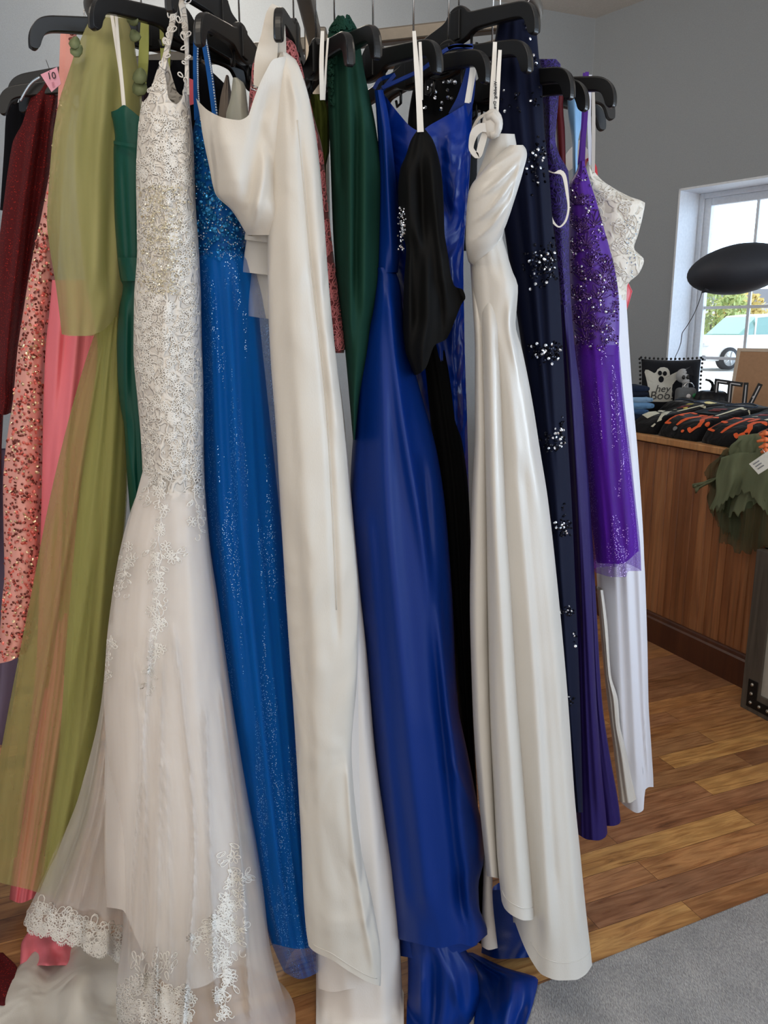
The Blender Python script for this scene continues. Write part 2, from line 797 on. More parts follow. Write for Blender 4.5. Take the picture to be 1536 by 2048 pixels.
m_floor.link(co, sh.inputs[0])
m_floor.link(br.outputs['Color'], sh.inputs[1])
mp = m_floor.new('Mapping')
mp.inputs['Scale'].default_value = (2.0, 26, 1)
m_floor.link(sh.outputs[0], mp.inputs[0])
g1 = m_floor.noise(mp.outputs[0], 1.6, 6, 0.62, 1.5)
grain = m_floor.ramp(g1, [(0.28, lin((84, 56, 42))), (0.40, lin((196, 168, 142))), (0.6, lin((255, 250, 236))), (0.78, lin((176, 132, 98)))])
wv = m_floor.new('TexWave')
wv.inputs['Scale'].default_value = 1.2
wv.inputs['Distortion'].default_value = 7
wv.inputs['Detail'].default_value = 3
m_floor.link(mp.outputs[0], wv.inputs['Vector'])
c = m_floor.mix(0.75, tint, grain, 'MULTIPLY')
c = m_floor.mix(0.15, c, wv.outputs['Color'], 'MULTIPLY')
c = m_floor.mix(br.outputs['Fac'], c, lin((60, 36, 22)))
m_floor.link(c, m_floor.b.inputs['Base Color'])
m_floor.set(Roughness=0.33, Specular_IOR_Level=0.5)

m_wall = plain('grey_wall_paint', (157, 163, 168), 0.85, bump=0.12, bscale=220)
m_ceil = plain('ceiling_paint', (205, 202, 196), 0.9, bump=0.3, bscale=90)
m_white_trim = plain('white_trim', (226, 232, 240), 0.5)
m_glass = NM('window_glass')
gt = m_glass.new('BsdfTransparent')
gg = m_glass.new('BsdfGlossy')
gg.inputs[1].default_value = 0.02
gm = m_glass.new('MixShader')
gm.inputs[0].default_value = 0.05
m_glass.link(gt.outputs[0], gm.inputs[1])
m_glass.link(gg.outputs[0], gm.inputs[2])
m_glass.link(gm.outputs[0], m_glass.out.inputs[0])
m_glass = m_glass.m

BL = CORNER - AX * 5.2                           # far left end of the back wall
WR = W0 - WD * 6.6                               # near right end of the window wall
struct('floor', [(-4, -1.5, 0), (6, -1.5, 0), (6, 8, 0), (-4, 8, 0)], [(0, 1, 2, 3)], m_floor.m)
struct('ceiling', [(-4.5, -1.5, CEIL), (6, -1.5, CEIL), (6, 8, CEIL), (-4.5, 8, CEIL)], [(0, 1, 2, 3)], m_ceil)
mb = MB()
mb.prism([(0, 0), (5.2, 0), (5.2, CEIL), (0, CEIL)], 0.12, BL, AX, UP, Vector((-AX.y, AX.x, 0)))
o = mb.build('wall_back', m_wall, None, False)
o['kind'] = 'structure'
mb = MB()
mb.prism([(0, 0), (6.0, 0), (6.0, CEIL), (0, CEIL)], 0.12, BL, Vector((-0.1, -1, 0)).normalized(), UP, Vector((-1, 0.1, 0)))
o = mb.build('wall_left', m_wall, None, False)
o['kind'] = 'structure'

# window wall: runs from the corner towards the viewer, two openings in it
TK = 0.24
SILL, HEAD = 0.92, 2.33


def wp(k, z, d=0.0):
    """point on the window wall: k metres to the right of the opening's left edge, d into its depth"""
    return W0 - WD * k + WN * d + UP * z


kc = -(CORNER - W0).length
ops = [(0.0, 1.06), (3.1, 5.6)]
mb = MB()
ks = [kc] + [q for op in ops for q in op] + [6.6]
for i in range(0, len(ks), 2):
    a, b = ks[i], ks[i + 1]
    mb.prism([(a, 0), (b, 0), (b, CEIL), (a, CEIL)], TK, W0, -WD, UP, WN)
for a, b in ops:
    mb.prism([(a, 0), (b, 0), (b, SILL), (a, SILL)], TK, W0, -WD, UP, WN)
    mb.prism([(a, HEAD), (b, HEAD), (b, CEIL), (a, CEIL)], TK, W0, -WD, UP, WN)
o = mb.build('wall_right', m_wall, None, False)
o['kind'] = 'structure'


def make_window(n, a, b, cols, rows):
    # white lining of the opening
    mb = MB()
    e = 0.012
    for (k0, k1, z0, z1) in ((a, a + e, SILL, HEAD), (b - e, b, SILL, HEAD), (a, b, HEAD - e, HEAD), (a, b, SILL, SILL + e)):
        mb.prism([(k0, z0), (k1, z0), (k1, z1), (k0, z1)], TK + 0.01, W0 - WN * 0.004, -WD, UP, WN)
    root = mb.build('window_%d' % n, m_white_trim, None, False)
    root['kind'] = 'structure'
    d0 = 0.205
    mb = MB()
    def bar(k0, k1, z0, z1, d, t):
        mb.prism([(k0, z0), (k1, z0), (k1, z1), (k0, z1)], t, W0 + WN * d, -WD, UP, WN)
    def ring(k0, k1, z0, z1, wd, d, t):
        bar(k0, k0 + wd, z0, z1, d, t)
        bar(k1 - wd, k1, z0, z1, d, t)
        bar(k0 + wd, k1 - wd, z1 - wd, z1, d, t)
        bar(k0 + wd, k1 - wd, z0, z0 + wd, d, t)
    ring(a + e, b - e, SILL + e, HEAD - e, 0.03, d0, 0.05)
    ring(a + e + .03, b - e - .03, SILL + e + .03, HEAD - e - .03, 0.045, d0 + 0.018, 0.04)
    mb.build('window_frame', m_white_trim, root, False, bevel=0.003)
    g0, g1 = a + 0.09, b - 0.09
    z1, z0 = HEAD - 0.075, SILL + 0.08
    mb = MB()
    for i in range(1, cols):
        k = g0 + (g1 - g0) * i / cols
        bar(k - 0.009, k + 0.009, z0, z1, d0 + 0.03, 0.014)
    for i in range(1, rows):
        z = z1 - (z1 - z0) * i / rows
        bar(g0, g1, z - 0.009, z + 0.009, d0 + 0.031, 0.012)
    mb.build('muntins', m_white_trim, root, False)
    mb = MB()
    bar(g0, g1, z0, z1, d0 + 0.036, 0.004)
    mb.build('glass', m_glass, root, False)


make_window(1, 0.0, 1.06, 3, 4)
make_window(2, 3.1, 5.6, 5, 4)

# ---------------------------------------------------------------- outdoors
m_out = plain('pale_concrete', (200, 200, 196), 0.9)
struct('ground', [(2.2, 5.4, 0.0), (8, 4, 0.0), (14, 9, 0.1), (60, 60, 0.38), (-10, 60, 0.38), (2.0, 12, 0.1)], [(0, 1, 2, 5), (5, 2, 3, 4)], m_out)
m_brick = plain('pink_brick', (196, 150, 138), 0.9, bump=0.3)
mb = MB()
mb.prism([(-0.3, 0.3), (1.6, 0.3), (1.6, 0.96), (-0.3, 0.96)], 0.25, W0 + WN * 0.9, -WD, UP, WN)
tag(mb.build('brick_planter', m_brick, None, False), 'low pinkish brick wall outside just below the window', 'wall')

# a pale car parked across the street
m_carp = plain('white_car_paint', (235, 238, 240), 0.25)
m_dark = plain('dark_plastic', (40, 44, 50), 0.5)
m_cglass = plain('car_glass', (120, 165, 160), 0.1)
m_tyre = plain('tyre_rubber', (45, 47, 52), 0.8)
m_rim = plain('wheel_metal', (200, 205, 210), 0.35, 0.6)
cx_ = P(1412, 708, 27.0)
gz = 0.235
cb = Vector((cx_.x, 27.0, gz))
car = thing('car', cb, 'white car parked across the street, seen through the window', 'car')
FX = Vector((0.94, 0.34, 0)).normalized()        # nose points to the left of the view
SX = Vector((-FX.y, FX.x, 0))                    # away from the viewer


def cpt(a, b, z):
    return cb + FX * a + SX * b + UP * z


def car_loft(sections, mat, name, parent):
    V, Fc = [], []
    n = len(sections[0])
    for sct in sections:
        V += [cpt(*q) for q in sct]
    for i in range(len(sections) - 1):
        for k in range(n):
            l = (k + 1) % n
            Fc.append((i * n + k, i * n + l, (i + 1) * n + l, (i + 1) * n + k))
    Fc += [tuple(range(n)), tuple((len(sections) - 1) * n + k for k in range(n))]
    return mesh(name, V, Fc, mat, parent, False)


def sec(a, w, z0, z1):
    h = w / 2
    return [(a, 0.95 - h, z0), (a, 0.95 - h, z0 + (z1 - z0) * .55), (a, 0.95 - h * .9, z1), (a, 0.95 + h * .9, z1), (a, 0.95 + h, z0 + (z1 - z0) * .55), (a, 0.95 + h, z0)]


ob = car_loft([sec(0, 1.5, .35, .8), sec(.12, 1.8, .28, 1.0), sec(.9, 1.92, .28, 1.08), sec(1.6, 1.95, .28, 1.14), sec(4.4, 1.95, .28, 1.16), sec(4.9, 1.8, .35, 1.05)], m_carp, 'body', car)
b_ = ob.modifiers.new('b', 'BEVEL'); b_.width = .06; b_.segments = 3
ob = car_loft([sec(1.45, 1.7, 1.1, 1.16), sec(2.15, 1.62, 1.1, 1.72), sec(3.0, 1.6, 1.1, 1.8), sec(4.2, 1.58, 1.1, 1.74), sec(4.75, 1.6, 1.1, 1.2)], m_cglass, 'cabin_glass', car)
ob = car_loft([sec(2.2, 1.5, 1.70, 1.78), sec(3.0, 1.5, 1.76, 1.84), sec(4.25, 1.46, 1.70, 1.78)], m_carp, 'roof', car)
for a in (0.95, 3.9):
    mb = MB()
    mb.tube([cpt(a, -0.06, 0.36), cpt(a, 0.20, 0.36)], 0.37, 24)
    wheel = mb.build('wheel', m_tyre, car)
    mb = MB()
    mb.tube([cpt(a, -0.075, 0.36), cpt(a, 0.0, 0.36)], 0.25, 18)
    for k in range(5):
        q = 2 * pi * k / 5
        mb.tube([cpt(a, -0.085, 0.36), cpt(a + .24 * cos(q), -0.085, 0.36 + .24 * sin(q))], 0.03, 6)
    mb.build('rim', m_rim, wheel)
mb = MB()
for z in (.55, .68, .8, .9):
    mb.tube([cpt(-0.03, .45, z), cpt(-0.03, 1.5, z)], 0.035, 6)
mb.build('grille', m_dark, car)
for s_ in (.12, 1.58):
    mb = MB()
    mb.box(cpt(0.05, s_ + .1, .82), (.25, .3, .14), (FX, SX, UP))
    mb.build('headlight', m_rim, car, bevel=.03)
mb = MB()
mb.box(cpt(0.06, .95, .38), (.18, 1.7, .16), (FX, SX, UP))
mb.build('bumper', m_dark, car, bevel=.03)
for a in (2.1, 2.95, 3.9):
    mb = MB()
    mb.box(cpt(a, .13, 1.42), (.07, .02, .64), (FX, SX, UP))
    mb.build('pillar', m_carp, car)

# pale autumn shrubs and a low building behind the car
m_leaf = plain('pale_leaves', (176, 190, 120), 0.8)
m_leaf2 = plain('yellow_leaves', (205, 185, 110), 0.8)
m_bark = plain('bark', (110, 90, 75), 0.9)


def shrub(loc, r, h, seed, mat, label):
    rnd = random.Random(seed)
    t = thing('shrub', loc, label, 'shrub')
    mb = MB()
    for k in range(5):
        q = 2 * pi * k / 5
        mb.tube([loc, loc + Vector((cos(q) * r * .5, sin(q) * r * .5, h * .7))], [.06, .02], 5)
    mb.build('stem', m_bark, t)
    V, Fc = [], []
    for k in range(900):
        d = Vector((rnd.gauss(0, 1), rnd.gauss(0, 1), rnd.gauss(0, 1))).normalized() * r * rnd.uniform(.55, 1)
        c = loc + Vector((d.x, d.y, h * .62 + d.z * h * .42 / r * 1.0))
        u = Vector((rnd.gauss(0, 1), rnd.gauss(0, 1), rnd.gauss(0, 1))).normalized()
        v = u.orthogonal().normalized()
        s = .16
        b = len(V)
        V += [c - u * s, c + v * s * .6, c + u * s, c - v * s * .6]
        Fc.append((b, b + 1, b + 2, b + 3))
    mesh('foliage', V, Fc, mat, t, False)


q = P(1432, 650, 36)
shrub(Vector((q.x, 36, .28)), 1.3, 3.4, 1, m_leaf, 'pale green tree beyond the parked car, left in the window')
q = P(1480, 650, 38)
shrub(Vector((q.x, 38, .3)), 1.2, 2.9, 2, m_leaf2, 'yellowish tree beyond the parked car, nearer the middle of the window')
m_bld = plain('white_siding', (232, 232, 230), 0.9)
m_roof = plain('grey_shingle', (150, 155, 165), 0.9)
q = P(1530, 660, 48)
bl = thing('building', (q.x, 48, .34), 'low white building across the street beyond the car', 'building')
mb = MB()
mb.box((q.x + 2, 50, 1.7), (14, 3, 2.8))
mb.build('walls', m_bld, bl, False)
mb = MB()
mb.prism([(-8, 0), (8, 0), (6, .8), (-6, .8)], 4.0, (q.x + 2, 48, 3.1), (1, 0, 0), (0, 0, 1), (0, 1, 0))
mb.build('roof', m_roof, bl, False)

# ---------------------------------------------------------------- floor mat
m_rug = NM('grey_carpet')
co = m_rug.coords((1, 1, 1), (0, 0, -radians(24)))
n1 = m_rug.noise(m_rug.coords((420, 130, 100), (0, 0, -radians(70))), 1.0, 3, .6)
n2 = m_rug.noise(co, 9, 3)
c = m_rug.ramp(n1, [(0.25, lin((126, 125, 127))), (0.5, lin((164, 163, 163))), (0.75, lin((196, 194, 190)))])
c = m_rug.mix(0.25, c, m_rug.ramp(n2, [(.3, lin((120, 118, 120))), (.7, lin((255, 250, 245)))]), 'MULTIPLY')
m_rug.link(c, m_rug.b.inputs['Base Color'])
m_rug.set(Roughness=0.95, Specular_IOR_Level=.1)
m_rug.link(m_rug.bump(n1, 0.6, 0.004), m_rug.b.inputs['Normal'])
r0 = PZ(1060, 1980, 0)
r1 = PZ(1536, 1790, 0)
rd = (r1 - r0).normalized()
rn = Vector((rd.y, -rd.x, 0))
ra = r0 - rd * 1.6
mb = MB()
mb.prism([(0, 0), (2.75, 0), (2.75, 2.2), (0, 2.2)], 0.008, ra, rd, rn, UP)
tag(mb.build('carpet', m_rug.m, None, False, bevel=0.003), 'grey heathered carpet mat on the wood floor at lower right', 'carpet')
m_edge = plain('carpet_edging', (150, 142, 130), 0.8)

# ---------------------------------------------------------------- counter
CO = Vector((1.302, 3.727, 0))                   # a point at the foot of the counter's face
HC = 1.0


def cp(k, d, z):
    """k metres away along the counter, d behind its face"""
    return CO + CN * k + CB * d + UP * z


m_ply = wood('beadboard_wood', (150, 100, 64), (182, 128, 84), (204, 152, 106), .7)
_t = m_ply.node_tree
_b = _t.nodes['Principled BSDF']
_src = _b.inputs['Base Color'].links[0].from_socket
_tc = _t.nodes.new('ShaderNodeTexCoord')
_dp = _t.nodes.new('ShaderNodeVectorMath')
_dp.operation = 'DOT_PRODUCT'
_dp.inputs[1].default_value = CN
_t.links.new(_tc.outputs['Object'], _dp.inputs[0])
_sn = _t.nodes.new('ShaderNodeMath')
_sn.operation = 'SNAP'
_sn.inputs[1].default_value = 0.043
_of = _t.nodes.new('ShaderNodeMath')
_of.operation = 'SUBTRACT'
_of.inputs[1].default_value = CO.dot(CN) - 2.2
_t.links.new(_dp.outputs['Value'], _of.inputs[0])
_t.links.new(_of.outputs[0], _sn.inputs[0])
_wn = _t.nodes.new('ShaderNodeTexWhiteNoise')
_wn.noise_dimensions = '1D'
_t.links.new(_sn.outputs[0], _wn.inputs['W'])
_rp = _t.nodes.new('ShaderNodeValToRGB')
_rp.color_ramp.elements[0].color = lin((206, 192, 182))
_rp.color_ramp.elements[1].color = (1, 1, 1, 1)
_t.links.new(_wn.outputs['Value'], _rp.inputs[0])
_mx = _t.nodes.new('ShaderNodeMixRGB')
_mx.blend_type = 'MULTIPLY'
_mx.inputs[0].default_value = 1
_t.links.new(_src, _mx.inputs[1])
_t.links.new(_rp.outputs[0], _mx.inputs[2])
_t.links.new(_mx.outputs[0], _b.inputs['Base Color'])
m_base = wood('dark_baseboard_wood', (82, 42, 22), (96, 52, 28), (110, 64, 36), .6)
m_edgew = wood('counter_edge_wood', (186, 136, 88), (210, 160, 108), (226, 182, 130), .7, (0, pi / 2, 0))
m_lam = plain('grey_laminate', (176, 160, 142), 0.4)
K0, K1 = -2.2, 1.35
ct = thing('counter', cp(0, .3, 0), 'wooden beadboard service counter under the window', 'counter')
mb = MB()
k = K0
rnd = random.Random(5)
while k < K1:
    wd = 0.086
    mb.prism([(k + .0015, 0), (k + wd - .0015, 0), (k + wd - .005, -.005), (k + .005, -.005)], HC - .04 - .12, cp(0, .006, .12), CN, CB, UP)
    mb.prism([(k + wd * .5 - .003, -.005), (k + wd * .5 + .003, -.005), (k + wd * .5 + .002, -.0075), (k + wd * .5 - .002, -.0075)], HC - .04 - .12, cp(0, .006, .12), CN, CB, UP)
    k += wd
mb.prism([(K0, .006), (K1, .006), (K1, .03), (K0, .03)], HC - .04, cp(0, 0, 0), CN, CB, UP)
mb.build('beadboard_front', m_ply, ct, False)
mb = MB()
prof = [(-.022, 0), (.0, 0), (.0, .145), (-.008, .145), (-.012, .138), (-.014, .125), (-.022, .118)]
mb.prism([(p[0], p[1]) for p in prof], K1 - K0, cp(K0, 0, 0), CB, UP, CN)
mb.build('baseboard', m_base, ct, False)
mb = MB()
mb.prism([(-.03, HC - .03), (.012, HC - .03), (.012, HC), (-.03, HC)], K1 - K0, cp(K0, 0, 0), CB, UP, CN)
mb.build('edge_strip', m_edgew, ct, False, bevel=.004)
mb = MB()
mb.prism([(K0, .012), (K1, .012), (K1, .62), (.5, .84), (K0, 1.0)], .028, cp(0, 0, HC - .028), CN, CB, UP)
mb.build('top', m_lam, ct, False)
mb = MB()
mb.prism([(K1 - .02, .03), (K1, .03), (K1, .62), (K1 - .02, .62)], HC - .03, cp(0, 0, 0), CN, CB, UP)
mb.build('end_panel', m_ply, ct, False)

# grey framed display panel standing before the counter
m_gw = wood('grey_stained_wood', (74, 70, 64), (98, 92, 84), (120, 112, 100), .8)
m_gin = plain('pale_panel', (170, 168, 158), .7)
m_iron = plain('black_iron', (28, 26, 25), .5, .5)
m_stud = plain('steel_stud', (170, 165, 155), .35, .9)
GO = PZ(1480, 1413, 0)
GX = -CN
GY = CB
gp = thing('display_chest', GO + GX * .3, 'grey weathered wood chest with black corner bracket standing against the counter', 'chest')


def gpt(a, d, z):
    return GO + GX * a + GY * d + UP * z


mb = MB()
for (a0, a1, z0, z1) in ((0, .085, 0, .66), (.815, .9, 0, .66), (.085, .815, 0, .085), (.085, .815, .575, .66)):
    mb.prism([(a0, z0), (a1, z0), (a1, z1), (a0, z1)], .022, GO, GX, UP, GY)
mb.build('front_frame', m_gw, gp, False, bevel=.002)
mb = MB()
mb.prism([(.085, .085), (.815, .085), (.815, .575), (.085, .575)], .01, GO + GY * .008, GX, UP, GY)
mb.build('front_panel', m_gin, gp, False)
mb = MB()
mb.prism([(0, 0), (.9, 0), (.9, .66), (0, .66)], .012, GO + GY * .022, GX, UP, GY)
mb.prism([(0, 0), (.02, 0), (.02, .66), (0, .66)], .10, GO + GY * .034, GX, UP, GY)
mb.prism([(.88, 0), (.9, 0), (.9, .66), (.88, .66)], .10, GO + GY * .034, GX, UP, GY)
mb.prism([(0, .64), (.9, .64), (.9, .66), (0, .66)], .10, GO + GY * .034, GX, UP, GY)
mb.build('carcass', m_gw, gp, False)
for fx in (0, 1):
    s_ = 1 if fx == 0 else -1
    a = .03 if fx == 0 else .87
    mb = MB()
    mb.prism([(a, .02), (a + s_ * .125, .02), (a + s_ * .125, .06), (a + s_ * .045, .06), (a + s_ * .045, .135), (a, .135)], .004, GO - GY * .004, GX, UP, GY)
    br_ = mb.build('corner_bracket', m_iron, gp, False, bevel=.0015, label='black iron corner bracket with round bolts')
    for (p, q) in ((.022, .118), (.022, .08), (.022, .042), (.065, .042), (.105, .042)):
        mb = MB()
        mb.ball(gpt(a + s_ * p, -.005, q), .0075, 10, 6)
        mb.build('bolt', m_stud, br_)

# ---------------------------------------------------------------- the round rack
RC = Vector((-0.155, 2.02, 0))
RX, RY = 0.50, 0.34
RZ = 2.19
m_chrome = plain('brushed_steel', (132, 124, 114), .38, .9)
m_black = plain('black_plastic', (18, 18, 19), .34)
m_blackm = plain('black_rubber', (16, 16, 17), .7)
m_wire = plain('chrome_wire', (205, 205, 205), .2, 1.0)
rack = thing('clothes_rack', RC, 'oval steel clothes rack that carries the hanging gowns', 'clothes rack')
mb = MB()
mb.tube([RC + Vector((RX * sin(q), -RY * cos(q), RZ - .016)) for q in [2 * pi * i / 72 for i in range(72)]], .0125, 10, True)
mb.build('hanging_rail', m_chrome, rack)
mb = MB()
mb.box(RC + UP * 1.09, (.05, .05, 2.12))
mb.build('post', m_chrome, rack, bevel=.004)
for q, RR in ((-.30, RX * .96), (pi / 2, RY)):
    d = Vector((cos(q), sin(q), 0))
    mb = MB()
    mb.box(RC + UP * (RZ - .07), (RR * 2, .03, .03), (d, d.cross(UP), UP))
    mb.build('cross_bar', m_chrome, rack, False, bevel=.004)
    mb = MB()
    mb.box(RC + UP * .035, (RR * 1.7, .05, .03), (d, d.cross(UP), UP))
    ft = mb.build('base_bar', m_chrome, rack, False, bevel=.004)
    for s_ in (-1, 1):
        mb = MB()
        mb.tube([RC + d * RR * .82 * s_ + UP * .001, RC + d * RR * .82 * s_ + UP * .02], .022, 12)
        mb.build('foot', m_blackm, ft)

# hanger: black moulded body with a wire hook; local x runs along the arms
HB = [(0, -.082), (.012, -.083), (.024, -.092), (.034, -.102), (.075, -.108), (.15, -.120), (.185, -.126), (.203, -.137),
      (.214, -.158), (.216, -.184), (.212, -.189), (.203, -.188), (.196, -.168), (.186, -.156), (.165, -.150), (.08, -.140),
      (.05, -.138), (.03, -.148), (0, -.152)]


def hang_pose(phi, twist):
    p = radians(phi)
    loc = Vector((RC.x + RX * sin(p), RC.y - RY * cos(p), RZ))
    n = Vector((sin(p) / RX, -cos(p) / RY, 0)).normalized()
    ang = atan2(n.y, n.x) + radians(twist)
    return loc, ang


def hanger(tx, ty, label, twist=0.0, lo=-90, hi=90, size=1.0):
    """hook on the rail so that the arm's tip is seen near column tx, row ty; longer hook necks hang lower"""
    best = None
    for i in range(361):
        phi = lo + (hi - lo) * i / 360
        loc, ang = hang_pose(phi, twist)
        tip = loc + Vector((cos(ang), sin(ang), 0)) * .212 * size - UP * .165
        e = abs(px(tip)[0] - tx)
        if best is None or e < best[0]:
            best = (e, loc, ang, tip)
    e, loc, ang, tip = best
    want = P(tx, ty, tip.y).z
    dz = min(.005, max(-.14, want - tip.z))
    t = thing('hanger', loc, label, 'hanger', 'black plastic hangers on the oval rack')
    t.rotation_euler = (0, 0, ang)
    poly = [(x * size, z + dz) for x, z in HB] + [(-x * size, z + dz) for x, z in HB[::-1][1:-1]]
    mb = MB()
    for _ in range(2):          # round the outline
        q_ = []
        for i in range(len(poly)):
            a, b = poly[i], poly[(i + 1) % len(poly)]
            q_ += [(a[0] * .75 + b[0] * .25, a[1] * .75 + b[1] * .25), (a[0] * .25 + b[0] * .75, a[1] * .25 + b[1] * .75)]
        poly = q_
    n = len(poly)
    T = .0075
    # rounded slab: inset front and back faces
    V = []
    for y, ins in ((-T, .0025), (-T + .003, 0), (T - .003, 0), (T, .0025)):
        for i, (x, z) in enumerate(poly):
            a, b = poly[i - 1], poly[(i + 1) % n]
            tx, tz = b[0] - a[0], b[1] - a[1]
            l = math.hypot(tx, tz) or 1
            V.append(Vector((x - tz / l * -ins * -1 * 1, y, z + tx / l * -ins * 1)))
    Fc = []
    for r in range(3):
        for i in range(n):
            j = (i + 1) % n
            Fc.append((r * n + i, r * n + j, (r + 1) * n + j, (r + 1) * n + i))
    Fc += [tuple(range(n)), tuple(range(3 * n, 4 * n))[::-1]]
    mb.add(V, Fc)
    mb.box((0, 0, -.118 + dz), (.028, .022, .052))
    b = mesh('body', mb.v, mb.f, m_black, None, False)
    b.parent = t
    bv = b.modifiers.new('b', 'BEVEL'); bv.width = .002; bv.segments = 2; bv.limit_method = 'ANGLE'; bv.angle_limit = radians(40)
    mb = MB()
    mb.tube([(0, 0, -.085 + dz), (0, 0, -.048), (.006, 0, -.040)] + [(.0175 * cos(q), 0, -.0165 + .0175 * sin(q)) for q in [radians(-50 + 23 * i) for i in range(10)]], .0017, 6)
    h = mesh('hook', mb.v, mb.f, m_wire, None, True)
    h.parent = t
    for s_ in (-1, 1):
        mb = MB()
        mb.tube([(s_ * .04 * size, 0, -.138 + dz), (s_ * .04 * size, 0, -.168 + dz), (s_ * .052 * size, 0, -.172 + dz), (s_ * .056 * size, 0, -.160 + dz)], .0028, 6)
        k = mesh('strap_hook', mb.v, mb.f, m_black, None, True)
        k.parent = t
    return t


HANGS = [(-2, 208, 'black hanger at the very left edge, its curled tip cut by the frame', 0, -110, -60),
         (20, 186, 'black hanger with curled tip at the left edge, just left of the rhinestone strap', 0, -115, -60),
         (44, 206, 'black hanger of the burgundy velvet dress, beside the rhinestone strap', -12, -110, -50),
         (62, 72, 'black hanger with curled arm standing out left against the grey wall, through the pink strap', -25, -60, -20),
         (184, 30, 'black hanger of the olive tulle gown, over its sheer cape', -10, -50, 0),
         (340, -6, 'black hanger of the white lace gown at the top edge', 0, -30, 20),
         (393, 62, 'black hanger of the bright blue gown, seen end on', 0, -30, 20),
         (554, 52, 'black hanger of the plain white satin gown with straps looped on its tip', 0, -20, 30),
         (700, 102, 'black hanger crossing in front of the dark green chiffon, arm pointing right', 18, -20, 50),
         (753, 88, 'black hanger just right of the dark green chiffon ruffle', 18, -20, 50),
         (878, 118, 'black hanger carrying the black dress by a white ribbon loop', 22, -20, 60),
         (976, 138, 'black hanger of the royal blue V neck gown', 18, 0, 70),
         (1060, 118, 'black hanger carrying the white satin gown with a bow by printed ribbon', 14, 0, 70),
         (1072, 40, 'black hanger of the navy sequin gown at the top edge', 8, 0, 70),
         (1148, 172, 'black hanger of the indigo lace gown', 0, 30, 85),
         (1178, 196, 'black hanger at right just behind the indigo strap', 4, 40, 90),
         (1232, 190, 'topmost of the three black hanger tips against the grey wall at right', -6, 45, 95),
         (1226, 220, 'middle of the three black hanger tips against the grey wall at right', 0, 60, 110),
         (1208, 242, 'lowest of the three black hanger tips against the grey wall at right', 0, 75, 120)]
for h_ in HANGS:
    hanger(*h_)

# ---------------------------------------------------------------- gowns
GG = 'long gowns on the oval rack'


def gown(name, x, y, Y, label):
    q = P(x, y, Y)
    return thing(name, (q.x, Y, 0), label, 'dress', GG)


m_satin = fabric('ivory_satin', (205, 198, 187), .38, .4, 0, .85, 8, .6, aniso=.3)
m_satin2 = fabric('white_satin', (200, 195, 187), .33, .45, 0, .55, 6, .4, aniso=.4)
m_lace = corded('white_lace', (222, 215, 205), (204, 197, 188), .55, 46)
m_cord = plain('white_cord', (232, 227, 219), .5)
m_lining = fabric('white_lining_satin', (222, 214, 206), .42, .4, 0, .5, 7, .5)
m_wtulle = tulle('white_tulle', (250, 243, 236), .42, None, .10)
m_wtulle2 = tulle('thin_white_tulle', (246, 240, 232), .20, None, .4)
m_bead = plain('glass_bead', (222, 212, 186), .15, .5)
m_silver = plain('silver_bead', (190, 205, 220), .15, .8)
m_white_ribbon = fabric('white_ribbon', (232, 228, 220), .4, .5, 0, .1, 20)

R = random.Random(11)

def floor_sheet(name, outline_l, outline_r, hump, mat, parent, nr=36, nc=44, seed=0, label=None):
    Lc, Rc = Curve(outline_l), Curve(outline_r)
    y0, y1 = outline_l[0][0], outline_l[-1][0]
    rr_ = random.Random(seed)
    ph = [rr_.uniform(0, 6.28) for _ in range(6)]
    grid = []
    for i in range(nr + 1):
        y = y0 + (y1 - y0) * i / nr
        row = []
        for j in range(nc + 1):
            a = j / nc
            x = Lc(y) + (Rc(y) - Lc(y)) * a
            e = sin(pi * min(1, max(0, a))) ** .7 * min(1, 3.0 * i / nr)
            z = .013 + max(0, e) * hump * (.45 + .30 * sin(a * 9 + ph[0] + i / nr * 2.2) + .18 * sin(a * 17 + ph[1] - i / nr * 4) + .14 * sin(i / nr * 9 + ph[2] + a * 4))
            row.append(PZ(x, y, max(.013, z)))
        grid.append(row)
    return sheet(name, grid, mat, parent, .002, label)



# ---- white lace mermaid gown
g = gown('lace_gown', 345, 1500, 1.5, 'white lace mermaid gown with a sheer tulle skirt and lace hem')
LY = [(100, 1.56), (600, 1.53), (1000, 1.52), (1500, 1.52), (2048, 1.50)]
lb = Cloth([(130, 318), (150, 308), (170, 298), (200, 285), (260, 276), (350, 272), (500, 274), (600, 268), (700, 267), (800, 275), (900, 283), (960, 285), (1000, 276)],
           [(130, 376), (170, 376), (200, 377), (300, 385), (400, 388), (500, 395), (600, 400), (700, 402), (800, 405), (900, 405), (1000, 408)],
           LY, [(130, .05), (300, .13), (1000, .15)],
           top=[(296, 172), (318, 138), (330, 150), (337, 196), (352, 208), (364, 196), (370, 160), (376, 150)],
           folds=[([(560, 330), (700, 326), (1000, 325)], .006, 9), ([(250, 365), (500, 372)], .006, 10)], ripple=(3, .001, .004), seed=3)
lb.build('bodice', m_lace, g, 110, 60, 20, back_drop=34)
rn_ = random.Random(8)
loops = lace_field(rn_, 560, lambda x, y: lb.L(y) + 6 < x < lb.R(y) - 6 and not (330 < x < 374 and y < 222), 270, 408, 165, 960, 8.5)
cords('lace_applique', lb, loops, .0010, m_cord, g, .0018)
beads = []
for _ in range(560):
    x, y = rn_.gauss(318, 28), rn_.uniform(370, 590)
    if lb.L(y) + 4 < x < lb.R(y) - 6:
        beads.append((x, y))
discs('bead_clusters', lb, beads, .0017, .7, m_bead, g, 4, 6, .005, .0014, label='gold glass beads')
